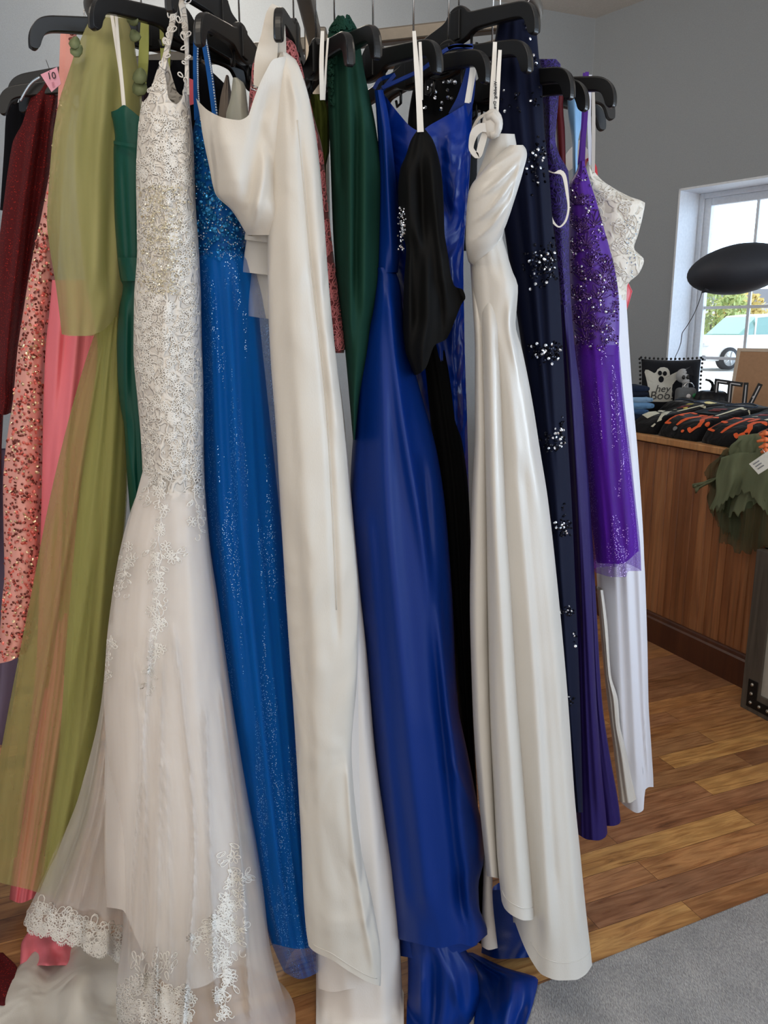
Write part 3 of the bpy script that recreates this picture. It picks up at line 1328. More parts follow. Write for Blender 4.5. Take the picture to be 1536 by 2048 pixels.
for i, s_ in enumerate(([(322, 150, 1.545), (334, 100, 1.55), (344, 50, 1.56), (352, -4, 1.57)], [(374, 190, 1.545), (374, 110, 1.55), (370, 50, 1.56), (362, -4, 1.57)])):
    st = strap('strap', s_, [14, 10, 11, 15] if i == 0 else [9, 7, 12, 13], m_lace, g, .004)
    lv = MB()
    for k in range(14):
        q = rn_.uniform(0, 1)
        x = s_[0][0] + (s_[3][0] - s_[0][0]) * q + rn_.uniform(-7, 7)
        y = s_[0][1] + (s_[3][1] - s_[0][1]) * q
        lp = leaf_loop(x, y, rn_.uniform(8, 16), rn_.uniform(-2.6, -.5))
        lv.tube([P(a, b, s_[1][2] - .006) for a, b in lp], .0012, 4, True)
    lv.build('lace_edging', m_cord, st)
ls = Cloth([(940, 286), (1000, 270), (1100, 246), (1200, 230), (1300, 221), (1400, 214), (1500, 210), (1600, 208), (1700, 208), (1830, 214), (2000, 220)],
           [(940, 405), (1000, 407), (1100, 413), (1200, 424), (1300, 436), (1400, 447), (1500, 458), (1600, 470), (1700, 482), (1830, 495), (2000, 500)],
           LY, [(940, .14), (1200, .17), (1800, .24)], hem=[(210, 1814), (245, 1820), (266, 1862), (300, 1935), (360, 1980), (400, 1975), (500, 1890)],
           folds=[([(1000, 330), (1400, 310), (1900, 250)], -.012, 18), ([(1100, 380), (1500, 400), (1950, 420)], .012, 26), ([(1300, 270), (1900, 215)], .01, 20)], ripple=(3, .002, .010), seed=5)
ls.build('skirt_lining', m_lining, g, 80, 60, 20)
ov = Cloth([(985, 277), (1000, 269), (1100, 240), (1200, 223), (1300, 212), (1400, 208), (1500, 214), (1600, 226), (1700, 238), (1850, 246), (1960, 234), (2000, 232), (2090, 240)],
           [(985, 408), (1000, 409), (1100, 418), (1200, 433), (1300, 447), (1400, 461), (1500, 476), (1600, 493), (1700, 511), (1800, 526), (1900, 537), (2000, 560), (2090, 592)],
           [(985, 1.515), (1500, 1.50), (2090, 1.46)], [(985, .16), (1200, .20), (1800, .30), (2090, .34)],
           folds=[([(1250, 300), (1500, 285), (1700, 268), (1950, 255)], .034, 4), ([(1250, 345), (1500, 375), (1700, 388), (2060, 365)], .040, 4),
                  ([(1300, 268), (1600, 290), (2000, 285)], .026, 4), ([(1500, 330), (2000, 345)], .022, 4), ([(1350, 440), (1700, 480), (2060, 500)], .026, 5), ([(1300, 325), (1650, 318), (2050, 310)], .024, 3.5), ([(1400, 410), (2050, 430)], .024, 4)],
           ripple=(5, .001, .014), seed=9)
ov.build('overskirt', m_wtulle, g, 90, 76, 24)
ol = Cloth([(1250, 217), (1400, 203), (1500, 183), (1600, 155), (1700, 113), (1800, 66), (1850, 44)],
           [(1250, 262), (1400, 268), (1500, 272), (1600, 270), (1700, 262), (1800, 254), (1950, 250)],
           [(1250, 1.60), (1850, 1.60)], [(1250, .10), (1850, .22)], hem=[(45, 1832), (60, 1862), (95, 1868), (130, 1888), (160, 1885), (190, 1912), (215, 1908), (250, 1935)],
           folds=[([(1300, 240), (1600, 210), (1850, 150)], .026, 4), ([(1300, 225), (1600, 175), (1850, 90)], .024, 4), ([(1320, 232), (1600, 195), (1850, 120)], .02, 4)], ripple=(4, .001, .012), seed=2)
ol.build('overskirt_side', m_wtulle, g, 60, 50, 20)


def hem_lace(name, cl, x0, x1, depth, n, parent, seed):
    rr_ = random.Random(seed)
    lps = []
    for k in range(n):
        x = rr_.uniform(x0, x1)
        yb = cl.hem(x) if cl.hem else cl.y1
        y = yb - depth * rr_.uniform(.05, 1) ** 1.3
        if not (cl.L(y) + 3 < x < cl.R(y) - 3):
            continue
        q = rr_.random()
        if q < .55:
            r_ = rr_.uniform(4, 8)
            lps.append([(x + r_ * cos(a), y + r_ * .9 * sin(a)) for a in [2 * pi * j / 7 for j in range(7)]])
        elif q < .75:
            lps += flower_loops(x, y, rr_.uniform(8, 13), rr_, 6)
        else:
            lps.append(leaf_loop(x, y, rr_.uniform(14, 26), rr_.uniform(-2.4, -.7)))
    k = x0
    while k < x1 - 26:      # scalloped edge
        sc = ['open']
        for j in range(9):
            x = k + 28 * j / 8
            yb = cl.hem(x) if cl.hem else cl.y1
            sc.append((x, yb - 6 + 9 * sin(pi * j / 8)))
        lps.append(sc)
        lps.append(['open'] + [(a + 0, b - 6) for a, b in sc[1:]])
        for j in range(1, 9):
            lps.append(['open', sc[j], (sc[j][0], sc[j][1] + 5)])
        k += 28
    return cords(name, cl, lps, .0012, m_cord, parent, .002)


hem_lace('hem_lace', ol, 48, 248, 62, 240, g, 3)


def sprays(paths, sc):
    out = []
    for (x0, y0, x1, y1, n, sp) in paths:
        ang = atan2(y1 - y0, x1 - x0)
        for k in range(n):
            q = k / n
            side = rn_.choice((-1, 1))
            x, y = x0 + (x1 - x0) * q + rn_.gauss(0, sp * .75), y0 + (y1 - y0) * q + rn_.gauss(0, 5)
            u = rn_.random()
            if u < .18:
                out += flower_loops(x, y, rn_.uniform(9, 14) * sc, rn_, 6)
            elif u < .70:
                out.append(leaf_loop(x, y, rn_.uniform(12, 22) * sc, ang + side * rn_.uniform(.4, 1.4), .2))
                out.append(leaf_loop(x, y, rn_.uniform(6, 12) * sc, ang + side * rn_.uniform(.6, 1.2), .12))
            else:
                out.append(scroll(x, y, 28 * sc, ang + side * rn_.uniform(.2, 1.2), -side * rn_.uniform(.7, 1.3)))
        out.append(['open'] + [(x0 + (x1 - x0) * i / 8 + sp * .3 * sin(i * 1.7), y0 + (y1 - y0) * i / 8) for i in range(9)])
    return out


spray = sprays(((322, 950, 318, 1100, 24, 10), (320, 1100, 315, 1230, 30, 15), (318, 1230, 302, 1378, 24, 9), (340, 1105, 366, 1108, 6, 5),
                (385, 950, 402, 1070, 18, 11), (262, 1105, 236, 1190, 20, 13), (222, 1270, 212, 1365, 9, 4), (300, 950, 292, 1010, 8, 8)), .95)
spray2 = sprays(((462, 1692, 455, 1780, 12, 6), (455, 1765, 500, 1755, 9, 6), (462, 1780, 432, 1860, 32, 20), (436, 1845, 388, 1890, 16, 8), (440, 1850, 452, 1960, 40, 20),
                 (465, 1870, 496, 1845, 7, 4), (452, 1960, 445, 2035, 20, 12), (440, 1925, 420, 1935, 5, 4)), 1.1)
cords('lace_sprays', ov, spray, .0010, m_cord, g, .002)
cords('lace_sprays', ov, spray2, .0010, m_cord, g, .002)
ov2 = ov
ov2.hem = None
lps = []
for k in range(170):
    x = rn_.uniform(232, 385)
    y = rn_.uniform(1952 + abs(x - 300) * .30, 2046)
    if x < ov.L(y) + 3:
        continue
    if rn_.random() < .6:
        r_ = rn_.uniform(4, 8)
        lps.append([(x + r_ * cos(a), y + r_ * sin(a)) for a in [2 * pi * j / 7 for j in range(7)]])
    else:
        lps += flower_loops(x, y, rn_.uniform(8, 14), rn_, 6)
for k in range(26):
    lps.append(leaf_loop(rn_.uniform(262, 350), rn_.uniform(1915, 1965), rn_.uniform(13, 24), rn_.uniform(-2.2, -.6), .18))
cords('hem_lace', ov, lps, .0012, m_cord, g, .002)
# satin train lying on the floor at lower left


floor_sheet('train', [(1868, 120), (1900, 70), (1950, 22), (2000, -20), (2100, -60)], [(1868, 200), (1900, 262), (1950, 290), (2000, 300), (2100, 330)], .07, m_satin, g, seed=4)

# ---- plain white satin gown in the middle
g = gown('satin_gown', 640, 1400, 1.5, 'plain white satin gown in the middle, long loose panel and folded bodice')
WY = [(60, 1.55), (600, 1.52), (1300, 1.48), (2060, 1.47)]
wb = Cloth([(195, 392), (230, 400), (260, 404), (330, 418), (385, 430), (420, 463), (470, 494)],
           [(195, 580), (470, 580)], [(195, 1.50), (470, 1.50)], [(195, .10), (400, .12), (470, .07)],
           top=[(392, 196), (400, 206), (418, 222), (450, 236), (478, 240), (496, 232), (505, 206), (516, 176), (530, 146), (548, 118), (575, 112)],
           folds=[([(160, 540), (300, 512), (455, 492)], -.012, 16), ([(240, 520), (330, 545), (450, 560)], -.010, 12), ([(230, 440), (420, 480)], .012, 26),
                  ([(300, 535), (480, 500)], .012, 10)], ripple=(2, .003, .004), seed=6)
wb.build('bodice', m_satin, g, 60, 60, 18)
for (ya, yb, xa, Y) in ((440, 487, 489, 1.535), (470, 552, 486, 1.555), (535, 640, 496, 1.575)):
    c = Cloth([(ya, xa + 8), (yb - 8, xa), (yb, xa + 1)], [(ya, 580), (yb, 580)], Y, .04, hem=[(xa, yb - 8), (540, yb - 2), (580, yb)], ripple=(2, .002, .004), seed=ya)
    c.build('peplum', m_satin2, g, 14, 26, 10)
wp_ = Cloth([(640, 560), (1000, 575), (1200, 600), (1500, 625), (1900, 634), (1986, 634)], [(640, 640), (1000, 690), (1200, 716), (1500, 722), (1900, 752), (1986, 756)],
            [(640, 1.50), (1986, 1.49)], .08, hem=[(634, 1976), (665, 1984), (700, 1978), (750, 1968)], ripple=(2, .002, .006), seed=4)
wp_.build('inner_panel', m_lining, g, 40, 30, 12)
wk = Cloth([(400, 600), (1000, 620), (1500, 632), (2000, 632), (2075, 632)],
           [(400, 640), (600, 652), (800, 684), (1000, 703), (1200, 722), (1300, 733), (1500, 750), (1650, 771), (1750, 787), (1850, 797), (1950, 803), (2075, 808)],
           [(400, 1.55), (2075, 1.53)], [(400, .10), (1200, .12), (2075, .16)], folds=[([(1200, 705), (1600, 745), (2050, 770)], .008, 14)], ripple=(2, .002, .006), seed=7)
wk.build('skirt', m_lining, g, 80, 50, 20)
wm = Cloth([(104, 562), (130, 549), (160, 545), (200, 543), (400, 537), (500, 535), (600, 536), (700, 540), (850, 551), (1000, 560), (1200, 572), (1500, 592), (1700, 603), (1850, 609), (1900, 614), (1985, 650)],
           [(104, 572), (112, 586), (130, 597), (160, 608), (200, 619), (300, 636), (434, 648), (561, 657), (687, 669), (850, 688), (1000, 700), (1200, 716), (1350, 714), (1500, 703), (1560, 706), (1700, 722), (1810, 746), (1925, 762), (1985, 761)],
           [(60, 1.50), (600, 1.47), (1300, 1.43), (1985, 1.43)], [(104, .03), (300, .08), (1300, .09), (1985, .08)],
           hem=[(610, 1874), (616, 1890), (630, 1904), (660, 1918), (700, 1944), (740, 1966), (760, 1972)],
           folds=[([(170, 578), (230, 594), (420, 612), (500, 619), (700, 641), (850, 655), (1100, 668), (1300, 676)], -.006, 7), ([(230, 575), (500, 585), (900, 605), (1400, 640)], .006, 22),
                  ([(130, 575), (200, 590), (300, 600)], .012, 9), ([(300, 625), (520, 640), (900, 680)], .008, 14), ([(1500, 695), (1700, 708), (1960, 752)], .010, 8)], ripple=(2, .001, .003), seed=12)
wm.build('front_panel', m_satin, g, 120, 64, 22)
cords('hem_stitch', wm, [['open'] + [(624 + 130 * i / 24, wm.hem(624 + 130 * i / 24) - 13) for i in range(25)]], .0009, m_satin, g, .0006)
cords('seam', wm, [['open'] + [(Curve([(230, 594), (420, 612), (500, 619), (700, 641), (850, 655), (1100, 668), (1300, 676)])(y), y) for y in range(240, 1240, 20)]], .0011, m_satin, g, .0004)
strap('strap', [(524, 178, 1.485), (532, 120, 1.49), (540, 70, 1.50), (545, 28, 1.51), (553, 12, 1.515)], [34, 44, 34, 24, 18], m_satin, g, .004)
strap('strap', [(562, 120, 1.50), (560, 80, 1.50), (563, 45, 1.51), (556, 16, 1.515)], [22, 24, 14, 14], m_satin, g, .004)
mb = MB()
q = [P(504, 170, 1.47), P(520, 177, 1.47), P(517, 183, 1.47), P(502, 177, 1.47)]
mb.tube(q, .0012, 6, True)
mb.build('buckle', m_wire, g)

# ---- bright blue gown
m_blue = fabric('blue_crepe', (6, 92, 172), .55, .25, 0, .3, 8)
m_bluet = tulle('blue_tulle', (22, 112, 200), .42, (200, 225, 250), .12)
m_bluesq = plain('blue_sequin', (40, 130, 190), .15, .55)
g = gown('blue_gown', 470, 1500, 1.6, 'bright blue gown with sequin bodice and glitter tulle skirt')
BY = [(40, 1.60), (500, 1.62), (1960, 1.60)]
bb = Cloth([(225, 391), (260, 385), (300, 384), (400, 387), (520, 391)], [(225, 428), (260, 452), (350, 474), (430, 488), (520, 496)], BY, [(225, .05), (400, .12), (520, .12)],
           top=[(385, 262), (393, 236), (402, 228), (412, 244), (424, 236), (434, 228), (452, 262)], ripple=(2, .001, .003), seed=3)
bb.build('bodice', m_blue, g, 40, 40, 14)
sp = []
while len(sp) < 620:
    x, y = R.uniform(386, 492), R.uniform(240, 518)
    if bb.L(y) + 2 < x < bb.R(y) - 2:
        sp.append((x, y, .0045 if R.random() < .25 else .0022))
discs('sequins', bb, sp, .003, .6, m_bluesq, g, 2, 7, .004)
sp = [(R.uniform(388, 492), 300 + 215 * R.random() ** .6) for _ in range(170)]
discs('crystals', bb, [s_ for s_ in sp if bb.L(s_[1]) < s_[0] < bb.R(s_[1])], .0019, .8, m_silver, g, 6, 5, .006)
for pts, wd in (([(393, 46, 1.575), (391, 120, 1.58), (392, 180, 1.59), (397, 240, 1.6)], [9, 9, 10, 16]), ([(402, 46, 1.575), (410, 90, 1.58), (420, 150, 1.59), (430, 232, 1.6)], [9, 12, 12, 10])):
    st = strap('strap', pts, wd, m_blue, g, .004)
    mb = MB()
    for k in range(44):
        t_ = k / 43 * (len(pts) - 1)
        i = min(len(pts) - 2, int(t_))
        f = t_ - i
        a, b = pts[i], pts[i + 1]
        mb.ball(P(a[0] + (b[0] - a[0]) * f + 4, a[1] + (b[1] - a[1]) * f, a[2] - .004), .0021, 6, 4)
    mb.build('rhinestones', m_silver, st)
bs = Cloth([(500, 410), (508, 394), (530, 391), (600, 395), (700, 400), (1000, 410), (1200, 431), (1500, 471), (1700, 500), (1800, 520), (1900, 546), (1960, 566)],
           [(500, 480), (508, 497), (550, 508), (700, 524), (1000, 556), (1200, 575), (1500, 600), (1800, 625), (1960, 640)], BY, [(500, .12), (1000, .16), (1960, .22)],
           hem=[(540, 1886), (600, 1898), (640, 1890)], folds=[([(520, 430), (900, 440), (1500, 500)], .016, 12), ([(520, 470), (1000, 490), (1800, 560)], .016, 14), ([(600, 410), (1000, 425)], -.014, 10)],
           ripple=(4, .004, .012), seed=4)
bs.build('skirt', m_blue, g, 80, 50, 18)
bt = Cloth([(502, 408), (510, 392), (530, 389), (600, 393), (700, 398), (1000, 409), (1200, 430), (1500, 471), (1700, 498), (1800, 518), (1900, 544), (1960, 575)],
           [(502, 482), (510, 499), (550, 519), (600, 532), (700, 548), (1000, 566), (1200, 585), (1500, 610), (1800, 635), (1960, 650)], [(500, 1.585), (1960, 1.565)], [(502, .12), (1000, .17), (1960, .24)],
           hem=[(540, 1920), (570, 1945), (600, 1958), (630, 1948), (650, 1930)],
           folds=[([(520, 420), (900, 432), (1500, 490)], .016, 8), ([(520, 455), (1000, 480), (1800, 560)], .018, 9), ([(560, 500), (1000, 540), (1800, 600)], .014, 10)], ripple=(5, .003, .012), seed=5)
bt.build('overskirt', m_bluet, g, 80, 60, 18)

# ---- olive tulle gown
m_olive = tulle('olive_organza', (190, 184, 130), .66, None, .25)
m_olive2 = tulle('olive_tulle', (184, 178, 116), .48, None, .12)
m_olivein = fabric('olive_lining', (160, 164, 92), .6, .2, 0, .3, 9)
m_leafp = fabric('grey_green_petal', (112, 120, 84), .5, .3)
g = gown('tulle_gown', 170, 1400, 1.75, 'olive green tulle gown with a sheer cape over its shoulder')
oc = Cloth([(26, 190), (45, 176), (70, 163), (100, 152), (160, 132), (200, 119), (280, 105), (380, 97), (440, 94), (500, 100), (560, 110), (620, 118), (672, 124)],
           [(26, 246), (45, 258), (70, 266), (120, 272), (160, 280), (220, 282), (300, 264), (400, 246), (500, 244), (580, 242), (620, 238), (672, 222)],
           [(26, 1.70), (672, 1.66)], [(26, .06), (200, .12), (672, .14)], top=[(160, 45), (180, 27), (205, 24), (250, 30), (268, 52)],
           hem=[(122, 668), (140, 672), (170, 672), (200, 664), (216, 652), (230, 634), (240, 612)],
           folds=[([(80, 190), (300, 150), (560, 140)], .014, 16), ([(80, 215), (300, 200), (600, 190)], .014, 14), ([(120, 240), (400, 222), (600, 215)], -.012, 12)], ripple=(2, .002, .006), seed=3)
oc.build('cape', m_olive, g, 80, 56, 18)
oi = Cloth([(60, 175), (160, 165), (300, 150), (560, 170), (700, 195), (800, 185), (1000, 158), (1200, 140), (1300, 132), (1500, 118), (1700, 92), (1785, 84)],
           [(60, 262), (160, 276), (220, 280), (300, 262), (560, 246), (700, 250), (850, 254), (1000, 250), (1100, 241), (1150, 233), (1300, 214), (1500, 194), (1650, 166), (1785, 112)],
           [(60, 1.76), (1785, 1.72)], [(60, .05), (700, .08), (1785, .14)], folds=[([(700, 215), (1300, 175), (1785, 100)], .012, 10), ([(750, 235), (1300, 195)], .012, 9)], ripple=(3, .002, .008), seed=8)
oi.build('bodice_and_lining', m_olivein, g, 80, 40, 16)
ot = Cloth([(590, 220), (640, 200), (700, 178), (800, 148), (900, 122), (1000, 99), (1200, 60), (1300, 40), (1500, 2), (1700, -30), (1800, -42)],
           [(590, 246), (750, 253), (850, 256), (1000, 252), (1100, 243), (1150, 235), (1300, 217), (1500, 197), (1650, 172), (1800, 128)],
           [(590, 1.71), (1800, 1.68)], [(590, .08), (1800, .24)], hem=[(-42, 1745), (0, 1765), (60, 1780), (128, 1805)],
           folds=[([(640, 225), (1100, 180), (1800, 60)], .018, 10), ([(700, 200), (1100, 130), (1700, 20)], .016, 12), ([(640, 240), (1300, 195), (1780, 100)], .016, 9)], ripple=(5, .003, .012), seed=13)
ot.build('skirt', m_olive2, g, 80, 60, 20)
for (x, y, a, ln) in ((150, 82, 1.9, 26), (155, 98, 2.3, 28), (190, 28, .6, 34), (262, 40, .2, 24), (268, 68, 1.2, 26), (280, 148, 1.7, 34), (278, 170, 1.4, 36)):
    lp = leaf_loop(x - ln * .4 * cos(a), y - ln * .4 * sin(a), ln, a, .42)
    mb = MB()
    V = [P(u, v, 1.625 + .006 * sin(i)) for i, (u, v) in enumerate(lp)]
    n = len(V)
    c = sum(V, Vector()) / n + Vector((0, -.0015, 0))
    V2 = [v + Vector((0, .004, 0)) for v in V]
    mb.add(V + [c] + V2, [(i, (i + 1) % n, n) for i in range(n)] + [(i, (i + 1) % n, n + 1 + (i + 1) % n, n + 1 + i) for i in range(n)] + [tuple(range(2 * n, n, -1))])
    mb.build('petal', m_leafp, g)
strap('shoulder_tie', [(290, 40, 1.70), (287, 120, 1.7), (284, 185, 1.72)], [16, 20, 14], m_olivein, g)
strap('shoulder_tie', [(322, 40, 1.72), (330, 80, 1.72), (332, 160, 1.72)], [6, 20, 16], m_olivein, g)

# ---- emerald satin dress
m_emer = fabric('emerald_satin', (6, 70, 56), .42, .3, 0, .3, 8)
g = gown('emerald_dress', 262, 800, 1.66, 'emerald green satin dress hung by a long white loop beside the white lace gown')
ge = Cloth([(206, 226), (225, 222), (245, 226), (280, 230), (290, 227), (400, 228), (500, 233), (560, 241), (572, 246), (620, 238), (700, 233), (750, 234), (820, 242), (850, 248), (950, 254), (1060, 263)],
           [(206, 300), (1060, 300)], [(206, 1.63), (1060, 1.68)], [(206, .06), (400, .09), (1060, .08)], top=[(221, 224), (234, 219), (248, 210), (260, 218), (285, 238), (300, 246)],
           folds=[([(210, 248), (285, 252)], .014, 8), ([(300, 244), (560, 258)], -.006, 5), ([(575, 252), (800, 250), (1000, 268)], .010, 7)], ripple=(2, .002, .006), seed=5)
ge.build('dress_body', m_emer, g, 90, 40, 14)
c = Cloth([(515, 236), (562, 244)], [(515, 300), (562, 300)], 1.625, [(515, .085), (562, .085)], ripple=(2, .001, .002))
c.build('waistband', m_emer, g, 10, 30, 10)
c = Cloth([(282, 227), (290, 227)], [(282, 300), (290, 300)], 1.625, .09, hem=[(226, 288), (300, 300)], top=[(226, 281), (300, 293)])
c.build('piping', m_emer, g, 4, 30, 10)
strap('hanger_loop', [(222, 20, 1.62), (233, 90, 1.61), (243, 160, 1.61), (247, 212, 1.61)], [6, 7, 7, 6], m_white_ribbon, g, .001)
strap('hanger_loop', [(231, 8, 1.615), (237, 90, 1.605), (244, 160, 1.605), (249, 212, 1.605)], [6, 6, 6, 5], m_white_ribbon, g, .001)

# ---- burgundy velvet dress
m_burg = glitter('burgundy_velvet', (78, 6, 11), (200, 60, 50), .8, .08, 330, .72)
g = gown('velvet_dress', 40, 700, 2.05, 'burgundy glitter velvet dress at the left edge')
vb = Cloth([(150, 84), (180, 60), (215, 46), (300, 22), (400, 8), (500, -3), (700, -12), (832, -10)],
           [(150, 112), (180, 114), (250, 106), (350, 98), (450, 79), (550, 61), (650, 43), (750, 31), (800, 27), (832, 18)],
           [(150, 2.0), (832, 2.0)], [(150, .06), (400, .14), (832, .16)], top=[(44, 222), (62, 186), (88, 160), (112, 158)], hem=[(-10, 820), (8, 830), (20, 826), (28, 812)],
           folds=[([(200, 78), (450, 40), (800, 5)], .022, 10), ([(170, 96), (400, 65), (780, 22)], -.018, 8), ([(250, 52), (600, 12)], -.016, 9)], ripple=(3, .004, .008), seed=2)
vb.build('sleeve_and_body', m_burg, g, 70, 44, 16)
vs = Cloth([(700, -80), (1300, -110), (1890, -130)], [(700, 10), (1300, -12), (1890, -8)], [(700, 2.12), (1890, 1.70)], .08, ripple=(2, .004, .01), seed=4)
vs.build('skirt', m_burg, g, 40, 30, 12)
floor_sheet('train', [(1905, -60), (1940, -60), (2010, -60)], [(1905, 6), (1940, 36), (2010, 20)], .04, m_burg, g, 14, 16, 5)
mb = MB()
for k in range(26):
    q = k / 25
    mb.ball(P(42 + 36 * q, 200 - 44 * q - 8 * sin(pi * q), 1.95), .0035, 6, 4)
mb.build('rhinestone_strap', m_silver, g)

# ---- coral sequin gown
m_coral = fabric('coral_pink_knit', (238, 168, 156), .6, .3, 0, .3, 10)
m_sq1 = plain('dark_rose_sequin', (120, 60, 52), .25, .5)
m_sq2 = plain('pale_gold_sequin', (235, 205, 165), .18, .7)
m_sq3 = plain('coral_sequin', (220, 110, 100), .25, .4)
g = gown('sequin_gown', 55, 1000, 1.95, 'coral pink gown covered in dark and gold sequins at left')
cs = Cloth([(160, 122), (250, 110), (350, 98), (426, 84), (540, 60), (640, 44), (700, 35), (800, 26), (850, 18), (900, 11), (970, 6), (1100, 8), (1150, 9), (1200, 4), (1260, 0), (1325, -6)],
           [(160, 150), (250, 132), (350, 116), (450, 110), (560, 106), (600, 102), (700, 92), (800, 87), (900, 84), (1000, 83), (1150, 81), (1250, 66), (1325, 46)],
           [(160, 1.92), (1325, 1.86)], [(160, .05), (500, .12), (1325, .14)], hem=[(-6, 1328), (20, 1322), (46, 1308)], folds=[([(600, 70), (1200, 40)], .008, 16)], ripple=(2, .002, .005), seed=5)
cs.build('dress_body', m_coral, g, 80, 40, 14)
for nm_, mt_, n_, r_, sd in (('sequins', m_sq1, 620, .0032, 1), ('sequins', m_sq2, 240, .0036, 2), ('sequins', m_sq3, 420, .0038, 3)):
    sp = []
    while len(sp) < n_:
        x, y = R.uniform(-5, 150), R.uniform(175, 1322)
        if cs.L(y) + 1 < x < cs.R(y) - 1:
            sp.append((x, y))
    discs(nm_, cs, sp, r_, .5, mt_, g, sd, 7, .004)
strap('strap', [(128, 48, 1.88), (126, 110, 1.89), (124, 160, 1.90), (122, 210, 1.9)], [12, 12, 12, 12], m_coral, g, .004)
st = strap('strap', [(146, 44, 1.87), (142, 80, 1.88), (138, 130, 1.89), (134, 200, 1.9)], [22, 18, 16, 14], m_coral, g, .004)
mb = MB()
for k in range(14):
    p = P(R.uniform(138, 152), R.uniform(46, 86), 1.866)
    mb.ball(p, (.0045, .0015, .0035), 6, 4)
mb.build('sequins', m_sq1, st)

# ---- pink satin gown
m_pink = fabric('pink_satin', (236, 124, 134), .45, .3, 0, .35, 7, .4)
g = gown('pink_gown', 110, 1400, 1.85, 'pink satin gown hanging behind the olive tulle, hem by the floor')
ps = Cloth([(560, 104), (600, 101), (700, 91), (800, 87), (1000, 83), (1100, 80), (1300, 74), (1500, 54), (1700, 30), (1812, 17)],
           [(560, 215), (640, 215), (700, 210), (1000, 165), (1300, 150), (1500, 122), (1700, 90), (1812, 68)],
           [(560, 1.84), (1812, 1.80)], [(560, .08), (1812, .10)], hem=[(17, 1798), (40, 1806), (68, 1796)],
           folds=[([(600, 118), (900, 110), (1200, 90)], .010, 9), ([(600, 160), (800, 140), (1100, 105)], .012, 9), ([(620, 135), (1000, 95)], -.01, 7)], ripple=(3, .003, .008), seed=3)
ps.build('dress_body', m_pink, g, 80, 44, 14)
floor_sheet('train', [(1858, 60), (1890, 42), (1930, 40)], [(1858, 130), (1890, 160), (1930, 150)], .05, m_pink, g, 14, 20, 3)

# ---- mauve lace dress
m_mauve = fabric('mauve_lining', (116, 52, 54), .6, .3, .2, .3, 12)
m_mcord = plain('dusty_pink_cord', (206, 120, 122), .5)
g = gown('mauve_dress', 660, 600, 1.62, 'dusty pink corded net dress peeking out behind the plain white satin gown')
mv = Cloth([(72, 545), (90, 520), (140, 504), (230, 497), (320, 560), (500, 610), (620, 645), (706, 666)], [(72, 572), (90, 590), (120, 600), (170, 612), (230, 627), (300, 645), (434, 658), (561, 674), (640, 685), (690, 690), (706, 688)],
           [(72, 1.60), (706, 1.585)], [(72, .06), (300, .10), (706, .07)], ripple=(2, .002, .003), seed=3)
mv.build('dress_body', m_mauve, g, 60, 36, 14)
lps = []
rq = random.Random(31)
while len(lps) < 420:
    x, y = rq.uniform(497, 690), rq.uniform(76, 704)
    if mv.L(y) + 2 < x < mv.R(y) - 1:
        r_ = rq.uniform(5, 9)
        lps.append([(x + r_ * cos(a) * rq.uniform(.75, 1.15), y + 1.3 * r_ * sin(a)) for a in [2 * pi * j / 6 for j in range(6)]])
cords('net_cords', mv, lps, .0013, m_mcord, g, .002)

# ---- moss velvet dress
m_moss = fabric('moss_velvet', (62, 70, 26), .85, .1, .1, .6, 16, 1, sheen_col=(120, 130, 60))
g = gown('moss_dress', 645, 300, 1.68, 'dark moss green velvet dress showing between white satin and dark green chiffon')
c = Cloth([(188, 622), (260, 615), (420, 640), (700, 660)], [(188, 640), (205, 652), (240, 659), (300, 659), (330, 652), (420, 655), (700, 690)], 1.64, .06, ripple=(3, .004, .006), folds=[([(200, 640), (330, 645)], .012, 6)], seed=2)
c.build('dress_body', m_moss, g, 40, 30, 10)

# ---- dark green chiffon gown
m_dgreen = fabric('dark_green_chiffon', (20, 56, 44), .75, .15, 0, .15, 6, .3)
g = gown('chiffon_gown', 715, 600, 1.6, 'dark green chiffon gown with a frayed ruffle at the neck')
dg = Cloth([(38, 672), (60, 658), (90, 654), (200, 656), (300, 660), (500, 668), (700, 690), (880, 706)],
           [(38, 702), (60, 714), (100, 722), (150, 730), (200, 741), (250, 751), (300, 758), (350, 763), (450, 761), (550, 758), (620, 750), (650, 743), (700, 736), (800, 718), (880, 710)],
           [(38, 1.63), (300, 1.60), (880, 1.56)], [(38, .05), (300, .12), (880, .10)], folds=[([(70, 690), (300, 700), (700, 700)], .018, 8), ([(70, 708), (300, 730), (650, 728)], .018, 10), ([(60, 672), (400, 682)], -.016, 7), ([(200, 716), (600, 712)], -.014, 6)], ripple=(1, .001, .002), seed=3)
dg.build('dress_body', m_dgreen, g, 80, 44, 14)
rq = random.Random(2)
lps = []
for k in range(90):
    x = rq.uniform(654, 713)
    y = rq.uniform(34, 58)
    lps.append(scroll(x, y, rq.uniform(10, 20), rq.uniform(0, 6.28), rq.choice((-1, 1)) * 1.2))
for k in range(60):
    y = rq.uniform(80, 210)
    lps.append(scroll(rq.uniform(654, 666), y, rq.uniform(8, 16), rq.uniform(0, 6.28), rq.choice((-1, 1)) * 1.2))
cords('ruffle', dg, lps, .0018, m_dgreen, g, .004)
strap('hanger_loop', [(645, 62, 1.5), (643, 130, 1.51), (644, 200, 1.53)], [7, 9, 8], m_white_ribbon, g, .001)
strap('hanger_loop', [(656, 76, 1.505), (652, 130, 1.515), (648, 200, 1.535)], [4, 4, 5], m_white_ribbon, g, .001)

